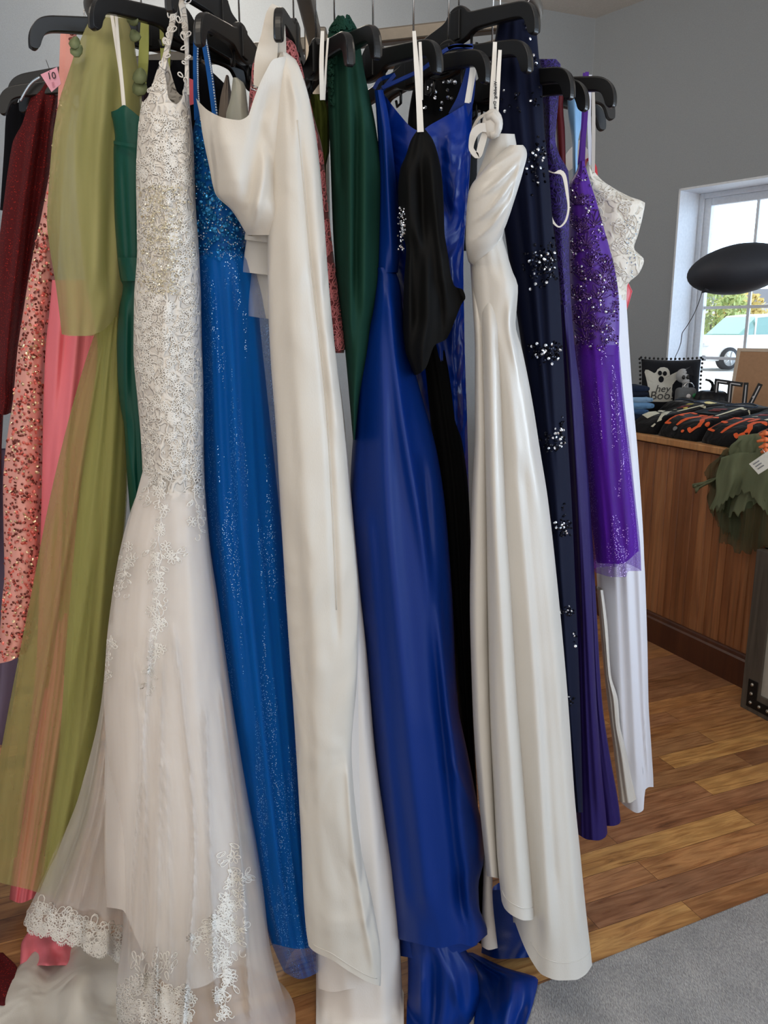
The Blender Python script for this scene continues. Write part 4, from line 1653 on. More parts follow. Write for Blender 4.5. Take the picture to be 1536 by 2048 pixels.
# ---- royal blue gown, satin skirt
m_royal = fabric('royal_blue_satin', (2, 42, 118), .40, .25, 0, .30, 6, .35, aniso=.3)
m_royalt = tulle('royal_blue_organza', (16, 48, 170), .7, None, .15)
g = gown('royal_gown', 830, 1400, 1.58, 'royal blue satin gown with wide skirt and train beside the plain white satin gown')
rb = Cloth([(180, 748), (220, 752), (350, 758), (545, 750)], [(180, 766), (220, 775), (300, 786), (400, 794), (500, 800), (545, 796)], [(180, 1.60), (545, 1.60)], [(180, .05), (545, .10)], ripple=(2, .002, .004), seed=4,
           folds=[([(200, 768), (540, 785)], .01, 6)])
rb.build('bodice', m_royal, g, 40, 30, 12)
rs = Cloth([(535, 750), (600, 740), (700, 722), (800, 712), (1000, 700), (1300, 728), (1600, 758), (1910, 792)],
           [(535, 778), (545, 792), (575, 801), (640, 808), (700, 819), (800, 846), (900, 873), (1000, 889), (1100, 898), (1200, 905), (1400, 915), (1500, 934), (1600, 954), (1680, 969), (1730, 967), (1770, 957), (1800, 958), (1870, 975), (1910, 968)],
           [(535, 1.60), (1910, 1.56)], [(535, .10), (1000, .18), (1910, .22)], hem=[(795, 1878), (830, 1886), (880, 1896), (920, 1888), (945, 1893), (962, 1880), (976, 1868)],
           folds=[([(560, 778), (800, 800), (1100, 850), (1500, 905), (1850, 945)], .022, 12), ([(560, 768), (900, 770), (1300, 800), (1850, 860)], .016, 18), ([(900, 845), (1400, 880), (1850, 925)], -.016, 10), ([(1500, 895), (1640, 955)], .012, 8),
                  ([(1000, 730), (1500, 775), (1850, 815)], .014, 14)], ripple=(3, .003, .012), seed=6)
rs.build('skirt', m_royal, g, 110, 64, 22)
c = Cloth([(1840, 795), (1922, 800)], [(1840, 955), (1922, 955)], [(1840, 1.58), (1922, 1.56)], .16, hem=[(800, 1912), (860, 1920), (920, 1905), (955, 1890)], ripple=(3, .004, .008))
c.build('underskirt', m_royal, g, 16, 40, 12)
c = Cloth([(1850, 812), (1950, 816), (2075, 812)], [(1850, 900), (1900, 928), (1950, 955), (2000, 960), (2075, 952)], [(1850, 1.56), (2075, 1.50)], .14, folds=[([(1900, 845), (2050, 840)], .016, 8), ([(1900, 890), (2050, 930)], .016, 9), ([(1900, 870), (2050, 870)], -.014, 8)], ripple=(3, .005, .010), seed=3)
c.build('underskirt', m_royal, g, 40, 44, 12)
floor_sheet('train', [(1905, 925), (1940, 945), (2000, 950), (2085, 945)], [(1905, 945), (1935, 1010), (1958, 1076), (2000, 1068), (2085, 1040)], .05, m_royal, g, 30, 30, 8)
c = Cloth([(1780, 985), (1920, 960)], [(1780, 1168), (1830, 1172), (1920, 1085)], [(1780, 1.82), (1920, 1.66)], .10, hem=[(960, 1905), (1000, 1918), (1080, 1912), (1170, 1850)], ripple=(3, .004, .008), seed=2)
c.build('train_edge', m_royal, g, 20, 30, 10)

# ---- royal blue V neck gown
g = gown('v_neck_gown', 900, 900, 1.68, 'royal blue satin gown with a deep V neckline, behind the black dress')
vbz = Cloth([(160, 768), (220, 762), (300, 768), (450, 782), (600, 800), (900, 860), (1200, 890), (1600, 920)],
            [(160, 952), (190, 946), (300, 942), (400, 936), (460, 930), (520, 927), (700, 930), (900, 936), (1200, 941), (1600, 948)],
            [(160, 1.66), (1600, 1.72)], [(160, .06), (300, .12), (600, .10), (1600, .08)], top=[(762, 180), (775, 198), (800, 230), (825, 256), (840, 262), (860, 250), (885, 236), (912, 220), (936, 204), (950, 186)],
            folds=[([(230, 905), (330, 900), (430, 915)], .014, 14), ([(260, 930), (440, 905)], .012, 10), ([(300, 880), (440, 890)], -.012, 9), ([(480, 900), (900, 915), (1500, 930)], .014, 9), ([(480, 925), (900, 928)], -.012, 7)], ripple=(3, .003, .006), seed=3)
m_royalc = fabric('crumpled_royal_satin', (0, 40, 126), .36, .3, 0, 1.0, 15, .8)
vbz.build('dress_body', m_royalc, g, 100, 56, 18)
for pts in ([(764, 176, 1.63), (800, 160, 1.62), (850, 135, 1.61), (880, 108, 1.6), (905, 95, 1.6), (945, 92, 1.6)], [(762, 182, 1.64), (790, 150, 1.63), (760, 160, 1.65), (748, 178, 1.65)],
            [(870, 120, 1.61), (892, 100, 1.6), (915, 92, 1.6), (946, 96, 1.6)]):
    strap('strap', pts, [7] * len(pts), m_royal, g, .006)
strap('strap', [(945, 100, 1.62), (940, 150, 1.63), (930, 200, 1.64), (915, 235, 1.65)], [6, 22, 34, 40], m_royal, g, .006)
strap('hanger_loop', [(947, 98, 1.58), (942, 150, 1.59), (934, 206, 1.6)], [6, 8, 10], m_white_ribbon, g, .001)
strap('hanger_loop', [(953, 112, 1.585), (948, 150, 1.595), (938, 204, 1.605)], [6, 6, 8], m_white_ribbon, g, .001)

# ---- black sequin dress seen through the V
m_bksq = fabric('black_mesh', (5, 6, 11), .6, .15, 0, .2)
m_spark = plain('clear_crystal', (225, 230, 240), .1, .9)
g = gown('black_sequin_dress', 880, 200, 1.9, 'black mesh dress with scattered crystals, seen through the blue V neckline')
c = Cloth([(130, 835), (260, 815), (500, 820)], [(130, 950), (260, 955), (500, 950)], 1.88, .06, ripple=(3, .003, .004), seed=4)
c.build('dress_body', m_bksq, g, 20, 30, 10)
sp = [(854, 176), (870, 184), (888, 164), (896, 164), (903, 162), (895, 180), (896, 195), (903, 197), (884, 206), (882, 218), (910, 165), (925, 190), (915, 230), (870, 195), (850, 215), (865, 170)]
discs('crystals', c, sp, .0042, .3, m_spark, g, 3, 7, .008)

# ---- black dress
m_blk = fabric('black_satin', (8, 8, 8), .7, .15, 0, .4, 7)
m_blkm = fabric('black_crepe', (6, 6, 6), .8, .1, 0, .2, 7)
g = gown('black_dress', 865, 900, 1.55, 'black dress folded over and hung by a white ribbon loop between two blue gowns')
bd = Cloth([(258, 836), (280, 822), (310, 812), (340, 800), (380, 796), (450, 800), (500, 812), (560, 808), (640, 806), (700, 810), (752, 830)],
           [(258, 850), (280, 866), (310, 876), (340, 882), (380, 886), (430, 888), (460, 889), (500, 896), (560, 910), (630, 931), (650, 920), (680, 904), (712, 892), (752, 862)],
           [(258, 1.55), (752, 1.54)], [(258, .03), (400, .10), (752, .10)], hem=[(808, 736), (830, 750), (850, 738), (870, 690), (890, 680), (925, 636)],
           folds=[([(275, 860), (380, 868), (450, 876), (620, 895)], .022, 10), ([(300, 840), (420, 845), (700, 840)], -.018, 10), ([(420, 830), (560, 850), (740, 840)], .016, 12), ([(300, 815), (700, 820)], .012, 8), ([(560, 880), (690, 885)], -.012, 6)], ripple=(2, .002, .006), seed=7)
bd.build('bodice', m_blk, g, 80, 54, 18)
bk = Cloth([(660, 832), (760, 850), (900, 868), (1200, 898), (1500, 925), (1700, 945), (1895, 955)], [(660, 890), (800, 912), (1000, 938), (1200, 944), (1400, 947), (1600, 955), (1800, 978), (1895, 990)],
           [(660, 1.66), (1895, 1.66)], [(660, .06), (1895, .10)], hem=[(955, 1885), (970, 1890), (990, 1860)], ripple=(3, .003, .008), seed=3)
bk.build('skirt', m_blkm, g, 70, 34, 12)
strap('hanger_loop', [(828, 62, 1.50), (833, 130, 1.51), (838, 200, 1.52), (841, 264, 1.53)], [7, 10, 12, 13], m_white_ribbon, g, .001)
strap('hanger_loop', [(840, 84, 1.505), (842, 140, 1.515), (842, 200, 1.525)], [6, 7, 8], m_white_ribbon, g, .001)
sp = [(R.gauss(803, 4), R.uniform(415, 500)) for _ in range(70)]
discs('crystals', bd, sp, .002, .7, m_spark, g, 4, 6, .008)

# ---- white satin gown with bow
g = gown('bow_gown', 1060, 1400, 1.52, 'white satin gown with a pleated bodice and ribbon bow, between royal blue and navy')
nb_ = Cloth([(262, 984), (300, 971), (340, 956), (400, 944), (500, 940)], [(262, 1028), (290, 1033), (320, 1036), (400, 1020), (500, 1000)], [(262, 1.53), (500, 1.53)], .06, top=[(960, 300), (984, 270), (1000, 267), (1028, 268)], ripple=(1, .001, .003))
nb_.build('neckband', m_satin2, g, 30, 36, 12)
pb = Cloth([(290, 1020), (320, 985), (350, 958), (372, 942), (390, 936), (440, 932), (480, 931), (520, 936), (545, 960)],
           [(290, 1046), (298, 1052), (308, 1054), (340, 1047), (400, 1029), (450, 1012), (480, 998), (520, 972), (545, 962)],
           [(290, 1.49), (480, 1.50), (545, 1.54)], [(290, .04), (400, .09), (480, .07), (545, .02)],
           folds=[([(300, 1040), (330, 990), (362, 948)], .012, 7), ([(310, 1046), (370, 990), (405, 942)], .014, 7), ([(330, 1044), (410, 990), (450, 940)], .014, 7), ([(380, 1030), (450, 985), (488, 940)], .014, 7), ([(300, 1046), (420, 1018), (480, 990)], .010, 5)], seed=3)
pb.build('bodice', m_satin2, g, 60, 48, 14)
sk = Cloth([(470, 940), (540, 943), (600, 946), (700, 955), (800, 960), (1000, 965), (1400, 985), (1600, 1005), (1800, 1025), (1975, 1030)],
           [(470, 1003), (500, 1012), (540, 1024), (575, 1036), (610, 1034), (650, 1031), (700, 1044), (800, 1064), (900, 1080), (1000, 1096), (1200, 1118), (1400, 1136), (1600, 1150), (1700, 1160), (1800, 1170), (1900, 1182), (1975, 1190)],
           [(470, 1.54), (1975, 1.53)], [(470, .08), (700, .14), (1975, .20)], hem=[(1030, 1845), (1045, 1885), (1062, 1920), (1085, 1950), (1120, 1961), (1150, 1960), (1170, 1950), (1190, 1922)],
           folds=[([(490, 1008), (700, 1020), (1200, 1065), (1900, 1100)], .014, 16), ([(560, 1030), (640, 1020), (760, 1040)], .014, 8), ([(700, 1035), (1200, 1100), (1900, 1160)], .012, 12), ([(900, 1040), (1400, 1085), (1800, 1110)], -.010, 10)], ripple=(2, .002, .005), seed=3)
sk.build('skirt', m_satin2, g, 110, 60, 20)


def hem_stitch(cl, x0, x1, up, mat, parent):
    cords('hem_stitch', cl, [['open'] + [(x0 + (x1 - x0) * i / 24, cl.hem(x0 + (x1 - x0) * i / 24) - up) for i in range(25)]], .0009, mat, parent, .0006)


hem_stitch(sk, 1062, 1180, 36, m_satin2, g)
mdp = Cloth([(500, 958), (700, 965), (1000, 972), (1200, 975), (1400, 979), (1600, 988), (1750, 996), (1850, 1008)],
            [(500, 990), (560, 1002), (700, 1004), (1000, 1012), (1200, 1024), (1400, 1036), (1500, 1044), (1660, 1056), (1770, 1065), (1850, 1071)],
            [(500, 1.57), (570, 1.53), (660, 1.49), (1850, 1.46)], [(500, .03), (700, .06), (1000, .09), (1850, .12)], hem=[(996, 1780), (1010, 1818), (1030, 1834), (1050, 1841), (1064, 1840), (1071, 1828)], folds=[([(520, 978), (1000, 990), (1800, 1040)], .006, 10)], ripple=(1, .001, .002), seed=5)
mdp.build('front_fold', m_satin2, g, 90, 40, 14)
hem_stitch(mdp, 1004, 1066, 24, m_satin2, g)
lfp = Cloth([(520, 940), (600, 945), (700, 950), (850, 950), (1000, 944), (1200, 940), (1400, 945), (1500, 950), (1600, 958), (1700, 968), (1760, 975)],
            [(520, 960), (700, 972), (1000, 980), (1200, 980), (1400, 984), (1600, 992), (1760, 1000)],
            [(520, 1.57), (600, 1.53), (700, 1.51), (1760, 1.49)], [(520, .03), (700, .05), (1760, .09)], hem=[(972, 1752), (1000, 1757)], ripple=(1, .001, .003), seed=7)
lfp.build('front_fold', m_satin2, g, 80, 30, 12)
c = Cloth([(1700, 968), (1900, 962)], [(1700, 985), (1780, 985), (1900, 996)], 1.60, .04, hem=[(962, 1892), (978, 1900), (996, 1896)])
c.build('lining_edge', m_lining, g, 16, 20, 8)
strap('hanger_loop', [(990, 84, 1.50), (988, 130, 1.505), (985, 180, 1.51), (983, 236, 1.515)], [8, 9, 10, 10], m_white_ribbon, g, .001)
lpz = strap('hanger_loop', [(1000, 100, 1.495), (997, 150, 1.50), (992, 235, 1.505)], [7, 8, 9], m_white_ribbon, g, .001)
a_, b_ = P(989, 160, 1.49), P(987, 222, 1.494)
text_mesh('printed_words', 'Wedding  Dress', .0072, (a_ + b_) / 2 + Vector((.003, .008, 0)), (b_ - a_), (Vector((0, -1, 0)).cross(b_ - a_)) * -1, plain('black_ink', (25, 25, 25), .6), lpz, .0004, .0002, label='black printed words on the ribbon')
bw = [(974, 226, 1.49), (955, 240, 1.50), (942, 275, 1.51), (940, 300, 1.51)]
strap('bow_loop', bw, [5, 6, 6, 5], m_satin2, g, .003)
strap('bow_loop', [(985, 262, 1.485), (965, 255, 1.48), (948, 268, 1.48), (942, 296, 1.485), (955, 312, 1.485), (963, 290, 1.485), (970, 266, 1.485)], [12, 18, 16, 10, 12, 14, 12], m_satin2, g, .003)
kb = MB()
kb.ball(P(985, 248, 1.487), (.018, .012, .024), 16, 10)
kb.tube([P(974, 236, 1.482), P(985, 230, 1.476), (P(996, 246, 1.478)), P(992, 268, 1.482), P(980, 270, 1.482)], .007, 8)
kb.build('bow_knot', m_satin2, g)

# ---- navy sequin gown
m_navy = fabric('navy_chiffon', (12, 17, 38), .75, .1, 0, .2, 7)
m_navysq = plain('black_sequin', (20, 22, 34), .12, .8)
g = gown('navy_gown', 1110, 900, 1.72, 'navy gown with clusters of sparkling sequins, right of the white satin gown with the bow')
nv = Cloth([(10, 1000), (100, 988), (200, 984), (300, 990), (600, 1030), (800, 1060), (1000, 1085), (1400, 1120), (1625, 1148)],
           [(10, 1058), (25, 1068), (60, 1073), (115, 1078), (150, 1083), (250, 1088), (350, 1098), (450, 1106), (560, 1118), (700, 1126), (850, 1134), (1000, 1143), (1200, 1152), (1400, 1160), (1625, 1166)],
           [(10, 1.70), (1625, 1.66)], [(10, .05), (300, .10), (1625, .10)], top=[(1000, 28), (1030, 14), (1060, 10), (1068, 20)], folds=[([(100, 1060), (500, 1090), (1500, 1140)], .012, 8), ([(100, 1030), (500, 1065), (1200, 1120)], .012, 8)], ripple=(3, .003, .006), seed=4)
nv.build('dress_body', m_navy, g, 90, 44, 14)
sp, sq = [], []
for (x, y, sx, sy, n) in ((1058, 50, 8, 18, 14), (1062, 122, 14, 10, 18), (1075, 190, 12, 20, 10), (1025, 200, 20, 18, 10), (1088, 300, 16, 22, 40), (1068, 330, 16, 26, 40), (1080, 530, 22, 26, 110), (1108, 520, 8, 30, 40), (1090, 705, 22, 14, 90), (1112, 700, 8, 18, 20),
                          (1110, 880, 20, 22, 60), (1124, 860, 3, 26, 16), (1122, 1060, 16, 14, 40), (1136, 1052, 8, 8, 14), (1128, 1040, 3, 26, 12), (1132, 1220, 10, 12, 26), (1142, 1225, 6, 6, 8), (1150, 1270, 2, 12, 6), (1140, 1400, 8, 10, 14)):
    for _ in range(n):
        a, b = R.gauss(x, sx * .7), R.gauss(y, sy * .7)
        if nv.L(b) < a < nv.R(b) - 2:
            (sp if R.random() < .16 else sq).append((a, b))
discs('sequins', nv, sq, .0030, .6, m_navysq, g, 5, 6, .005)
discs('crystals', nv, sp, .0030, .35, m_spark, g, 6, 6, .007)

# ---- indigo lace gown
m_indigo = fabric('indigo_chiffon', (30, 16, 78), .65, .2, 0, .35, 10, .4)
m_indlace = corded('indigo_lace', (50, 32, 112), (24, 12, 62), .6, 120)
g = gown('indigo_gown', 1180, 1300, 1.85, 'indigo chiffon gown with lace bodice and a white hanger loop at its side')
ib = Cloth([(118, 1078), (200, 1086), (330, 1088), (500, 1106), (625, 1118)], [(118, 1112), (128, 1121), (200, 1117), (280, 1111), (310, 1119), (345, 1137), (400, 1139), (500, 1138), (625, 1143)],
           [(118, 1.82), (625, 1.78)], [(118, .04), (625, .10)], ripple=(2, .002, .004), seed=2, folds=[([(130, 1098), (320, 1100)], .010, 6)])
ib.build('bodice', m_indlace, g, 50, 36, 12)
ik = Cloth([(610, 1116), (900, 1132), (1300, 1150), (1690, 1155)], [(610, 1142), (700, 1150), (800, 1163), (900, 1170), (1000, 1176), (1200, 1184), (1400, 1193), (1550, 1204), (1650, 1214), (1690, 1217)],
           [(610, 1.78), (1690, 1.76)], [(610, .10), (1690, .12)], hem=[(1155, 1668), (1175, 1679), (1195, 1681), (1210, 1675), (1217, 1660)], folds=[([(650, 1135), (1200, 1172), (1650, 1200)], .012, 7), ([(650, 1128), (1300, 1160)], -.01, 6)], ripple=(3, .003, .008), seed=4)
ik.build('skirt', m_indigo, g, 80, 40, 14)
i2 = Cloth([(850, 1150), (1300, 1170), (1650, 1185)], [(850, 1168), (1000, 1180), (1200, 1192), (1400, 1204), (1500, 1218), (1600, 1236), (1650, 1243)], [(850, 1.86), (1650, 1.82)], .09, hem=[(1185, 1650), (1225, 1652), (1238, 1648), (1244, 1636)], ripple=(3, .003, .007), seed=5)
i2.build('skirt_back', m_indigo, g, 60, 34, 12)
strap('hanger_loop', [(1090, 352, 1.70), (1096, 342, 1.70), (1108, 346, 1.69), (1120, 344, 1.69), (1128, 352, 1.69), (1134, 385, 1.69), (1137, 415, 1.69), (1132, 440, 1.69), (1118, 454, 1.69), (1105, 442, 1.69), (1094, 412, 1.69)],
      [3, 3, 2, 9, 8, 6, 4, 4, 3, 5, 10], m_white_ribbon, g, .002)

# ---- maroon, light blue, red dresses between
m_maroon = fabric('maroon_chiffon', (80, 10, 16), .65, .2, 0, .3, 10)
g = gown('maroon_dress', 1145, 700, 1.95, 'maroon dress, a thin strip between indigo and bright purple')
c = Cloth([(165, 1108), (560, 1128), (900, 1142), (1500, 1160)], [(165, 1131), (210, 1126), (260, 1130), (340, 1132), (500, 1139), (600, 1147), (700, 1156), (900, 1168), (1100, 1175), (1500, 1185)], [(165, 2.01), (1500, 2.03)], .04, ripple=(2, .002, .004), seed=2)
c.build('dress_body', m_maroon, g, 60, 24, 10)
m_sky = fabric('light_blue_satin', (120, 168, 212), .4, .5, 0, .4, 12)
g = gown('light_blue_dress', 1150, 300, 2.0, 'light blue dress showing only its gathered strap near the right hangers')
c = Cloth([(170, 1133), (230, 1137), (290, 1146), (600, 1150)], [(170, 1158), (200, 1162), (240, 1164), (280, 1157), (310, 1155), (600, 1165)], 2.02, .04, ripple=(3, .003, .003), folds=[([(180, 1148), (290, 1150)], .008, 4)], seed=2)
c.build('dress_body', m_sky, g, 40, 24, 10)
m_red = fabric('red_satin', (196, 30, 44), .4, .5, 0, .3, 9)
g = gown('red_dress', 1240, 600, 2.3, 'red dress barely showing behind the white dress at far right')
c = Cloth([(310, 1170), (560, 1190), (900, 1210), (1300, 1230)], [(310, 1183), (335, 1194), (370, 1198), (480, 1230), (560, 1254), (578, 1265), (600, 1264), (616, 1250), (900, 1260), (1300, 1270)], 2.28, .06, ripple=(2, .002, .004), seed=2)
c.build('dress_body', m_red, g, 40, 24, 10)

# ---- bright purple beaded dress
m_purp = fabric('purple_satin', (76, 26, 138), .5, .3, 0, .3, 9)
m_purpt = tulle('purple_tulle', (104, 44, 176), .5, (220, 200, 245), .25)
m_pbead = plain('purple_bead', (90, 60, 120), .15, .7)
g = gown('purple_dress', 1200, 800, 1.95, 'bright purple knee length dress with beaded bodice and tulle skirt')
pbz = Cloth([(322, 1160), (345, 1152), (370, 1139), (500, 1140), (600, 1142), (710, 1154)], [(322, 1168), (360, 1179), (400, 1192), (450, 1206), (500, 1220), (550, 1232), (600, 1238), (650, 1239), (710, 1237)],
            [(322, 1.94), (710, 1.92)], [(322, .03), (500, .12), (710, .12)], ripple=(2, .002, .003), seed=3)
pbz.build('bodice', m_purp, g, 50, 36, 12)
sp = []
rq = random.Random(5)
while len(sp) < 900:
    x, y = rq.uniform(1138, 1240), 330 + 370 * rq.random() ** .7
    if pbz.L(y) + 1 < x < pbz.R(y) - 1 and (sin(x * .16 + y * .05) + sin(y * .13 - x * .07) > -.5):
        sp.append((x, y))
discs('beads', pbz, sp, .0023, .8, m_pbead, g, 5, 6, .005, .0015)
discs('crystals', pbz, sp[::16], .0026, .4, m_spark, g, 6, 6, .007)
fl = []
for k in range(26):
    x, y = rq.uniform(1150, 1225), rq.uniform(360, 690)
    if pbz.L(y) + 10 < x < pbz.R(y) - 12:
        for j in range(5):
            fl.append(leaf_loop(x, y, rq.uniform(20, 32), -2.4 + j * .5 + rq.uniform(-.1, .1), .12))
cords('bead_fronds', pbz, fl, .0011, m_pbead, g, .003)
pk = Cloth([(690, 1152), (760, 1158), (900, 1172), (1000, 1180), (1130, 1196)], [(690, 1236), (760, 1241), (900, 1256), (1000, 1268), (1130, 1280)], [(690, 1.94), (1130, 1.92)], [(690, .12), (1130, .16)],
           hem=[(1196, 1126), (1240, 1128), (1280, 1100)], folds=[([(720, 1200), (1120, 1230)], .014, 8), ([(720, 1222), (1120, 1258)], .012, 7)], ripple=(3, .004, .010), seed=2)
pk.build('skirt', m_purp, g, 50, 40, 14)
pt = Cloth([(690, 1150), (760, 1156), (900, 1170), (1000, 1178), (1155, 1193)], [(690, 1238), (760, 1244), (900, 1260), (1000, 1271), (1100, 1281), (1155, 1283)], [(690, 1.92), (1155, 1.90)], [(690, .13), (1155, .18)],
           hem=[(1193, 1146), (1225, 1154), (1252, 1154), (1256, 1142), (1283, 1142)], folds=[([(720, 1230), (1120, 1262)], .014, 6), ([(720, 1190), (1120, 1215)], .014, 7)], ripple=(4, .004, .010), seed=7)
pt.build('overskirt', m_purpt, g, 50, 44, 14)
strap('strap', [(1174, 144, 1.94), (1172, 220, 1.94), (1167, 280, 1.94), (1164, 330, 1.94)], [7, 8, 9, 11], m_purp, g, .003)
strap('strap', [(1168, 146, 1.96), (1165, 240, 1.96), (1158, 330, 1.96)], [4, 4, 5], m_purp, g, .003)

# ---- white dress at far right
m_ivlace = corded('ivory_lace', (226, 220, 208), (208, 200, 186), .6, 30)
m_wchif = fabric('white_chiffon', (216, 218, 228), .6, .3, .2, .2, 7, .3)
g = gown('white_chiffon_dress', 1250, 1000, 2.1, 'white chiffon dress with lace bodice at the far right end of the rack')
rw = Cloth([(322, 1176), (340, 1170), (370, 1160), (600, 1180)], [(322, 1184), (340, 1188), (360, 1204), (380, 1234), (396, 1266), (404, 1290), (430, 1286), (470, 1276), (496, 1268), (520, 1288), (545, 1279), (572, 1254), (600, 1253)],
           [(322, 2.08), (600, 2.08)], [(322, .03), (400, .10), (600, .12)], ripple=(2, .002, .004), folds=[([(500, 1262), (575, 1248)], -.012, 5)], seed=3)
rw.build('bodice', m_ivlace, g, 50, 40, 14)
rq = random.Random(9)
lps = []
for k in range(34):
    x, y = rq.uniform(1190, 1282), rq.uniform(380, 560)
    if rw.L(y) + 4 < x < rw.R(y) - 6:
        for j in range(3):
            lps.append(leaf_loop(x, y, rq.uniform(12, 22), rq.uniform(0, 6.28)))
cords('lace_applique', rw, lps, .0009, m_cord, g, .002)
discs('crystals', rw, [(x, y) for x, y in [(rq.gauss(1262, 8), rq.uniform(430, 570)) for _ in range(50)] if x < rw.R(y) - 3], .002, .6, m_silver, g, 4, 6, .005)
rk = Cloth([(590, 1180), (900, 1185), (1150, 1195), (1300, 1206), (1400, 1216), (1500, 1230), (1630, 1246)], [(590, 1252), (700, 1259), (800, 1266), (900, 1275), (1100, 1288), (1300, 1295), (1400, 1297), (1500, 1303), (1575, 1307), (1630, 1307)],
           [(590, 2.08), (1630, 2.06)], [(590, .12), (1630, .16)], hem=[(1243, 1606), (1258, 1618), (1275, 1626), (1287, 1620), (1290, 1580), (1300, 1574), (1307, 1574)], folds=[([(650, 1235), (1200, 1255), (1580, 1275)], .012, 8), ([(800, 1262), (1580, 1298)], .012, 7), ([(900, 1220), (1580, 1250)], .010, 7)], ripple=(3, .003, .008), seed=6)
rk.build('skirt', m_wchif, g, 80, 44, 14)
rl = Cloth([(1180, 1196), (1300, 1206), (1400, 1216), (1500, 1228), (1608, 1240)], [(1180, 1206), (1250, 1215), (1350, 1222), (1400, 1236), (1450, 1240), (1500, 1252), (1550, 1262), (1608, 1276)], [(1180, 1.99), (1608, 1.97)], .06, hem=[(1240, 1604), (1258, 1606), (1276, 1596)], folds=[([(1250, 1212), (1580, 1256)], .010, 6)], ripple=(2, .003, .005), seed=3)
rl.build('lining', m_satin2, g, 50, 30, 10)
strap('strap', [(1180, 150, 2.04), (1178, 240, 2.05), (1182, 330, 2.06)], [7, 7, 9], m_wchif, g, .003)
strap('strap', [(1186, 158, 2.04), (1187, 240, 2.05), (1186, 345, 2.06)], [5, 7, 7], m_satin2, g, .003)
strap('shoulder_net', [(1130, 336, 2.1), (1150, 312, 2.1), (1172, 295, 2.1)], [20, 34, 40], m_wtulle, g, .003)

# ---- back-of-rack clothes and small things at the left
m_navyb = fabric('dark_navy_cloth', (9, 9, 14), .8, .1, 0, .3, 9)
g = gown('dark_dress', 40, 300, 2.1, 'very dark dress at the left edge behind the burgundy velvet')
c = Cloth([(205, 22), (230, 12), (300, 8), (420, 0)], [(205, 50), (230, 56), (300, 60), (420, 60)], 2.13, .06, ripple=(2, .003, .004))
c.build('dress_body', m_navyb, g, 20, 20, 8)
g = gown('black_evening_dress', 320, 300, 2.0, 'black dress behind the straps of the white lace gown')
c = Cloth([(120, 292), (200, 286), (500, 280)], [(120, 400), (200, 470), (500, 500)], [(120, 1.98), (500, 1.98)], .08, ripple=(3, .005, .006), seed=3)
c.build('dress_body', m_navyb, g, 24, 30, 10)
m_plum = fabric('plum_satin', (70, 40, 58), .45, .4, 0, .4, 12)
g = gown('plum_dress', 290, 250, 1.9, 'plum satin dress glimpsed left of the white lace gown')
c = Cloth([(170, 284), (300, 282), (500, 285)], [(170, 292), (230, 300), (500, 310)], 1.86, .04, ripple=(2, .003, .003))
c.build('dress_body', m_plum, g, 20, 16, 8)
m_nude = fabric('grey_beige_chiffon', (128, 116, 106), .6, .3, 0, .4, 14)
g = gown('beige_dress', 450, 250, 1.8, 'grey beige dress with thin straps behind the bright blue one')
c = Cloth([(150, 452), (200, 440), (250, 436), (500, 440)], [(150, 456), (200, 464), (250, 466), (500, 480)], 1.78, .04, ripple=(2, .003, .004), folds=[([(170, 452), (250, 452)], .008, 4)])
c.build('dress_body', m_nude, g, 24, 20, 8)
m_cream = fabric('cream_satin', (216, 214, 196), .4, .5, 0, .3, 9)
g = gown('cream_dress', 480, 220, 1.72, 'cream satin dress showing one pointed shoulder behind the plain white satin gown')
c = Cloth([(155, 466), (200, 460), (230, 452), (400, 450)], [(155, 474), (170, 490), (200, 494), (400, 520)], 1.68, .04, ripple=(2, .002, .004), folds=[([(165, 476), (240, 480)], .008, 5)])
c.build('dress_body', m_cream, g, 24, 20, 8)

m_lav = fabric('lavender_chiffon', (150, 138, 166), .6, .3, 0, .3, 9)
g = gown('lavender_dress', 20, 1300, 2.2, 'pale lavender dress low at the left edge behind the coral sequin hem')
c = Cloth([(900, -30), (1300, -20), (1500, -35)], [(900, 20), (1300, 38), (1400, 26), (1490, 6)], 2.12, .06, ripple=(3, .004, .006))
c.build('dress_body', m_lav, g, 20, 24, 8)
# paper tags
m_ptag = plain('pink_paper', (238, 170, 190), .8)
m_ink = plain('dark_ink', (30, 20, 24), .6)
m_faint = plain('faint_pencil', (214, 150, 168), .8)
tq = [P(81, 149, 1.84), P(114, 134, 1.84), P(122, 168, 1.84), P(103, 184, 1.84)]
t = thing('size_tag', tq[0], 'pink paper size tag marked 10 beside the burgundy velvet dress', 'tag')
mb = MB()
mb.add(tq + [v + Vector((0, .001, 0)) for v in tq], [(0, 1, 2, 3), (7, 6, 5, 4), (0, 1, 5, 4), (1, 2, 6, 5), (2, 3, 7, 6), (3, 0, 4, 7)])
mb.build('paper', m_ptag, t, False)
text_mesh('number', '10', .019, P(103, 152, 1.838), (1, 0, .12), (-.12, 0, 1), m_ink, t, .0003)
text_mesh('faint_number', 'E', .013, P(106, 169, 1.838), (1, 0, .12), (-.12, 0, 1), m_faint, t, .0003)
mb = MB()
mb.tube([P(99, 143, 1.839), P(98, 136, 1.86), P(92, 120, 1.9)], .0007, 5)
mb.build('string', m_ink, t)
m_ctag = plain('rose_card', (206, 84, 96), .7)
tq = [P(378, 156, 1.66), P(392, 162, 1.66), P(388, 208, 1.66), P(375, 212, 1.66)]
mb = MB()
mb.add(tq + [v + Vector((0, .001, 0)) for v in tq], [(0, 1, 2, 3), (7, 6, 5, 4), (0, 1, 5, 4), (1, 2, 6, 5), (2, 3, 7, 6), (3, 0, 4, 7)])
tag(mb.build('card_tag', m_ctag, None, False), 'rose pink card tag between the white lace gown and the blue strap', 'tag')

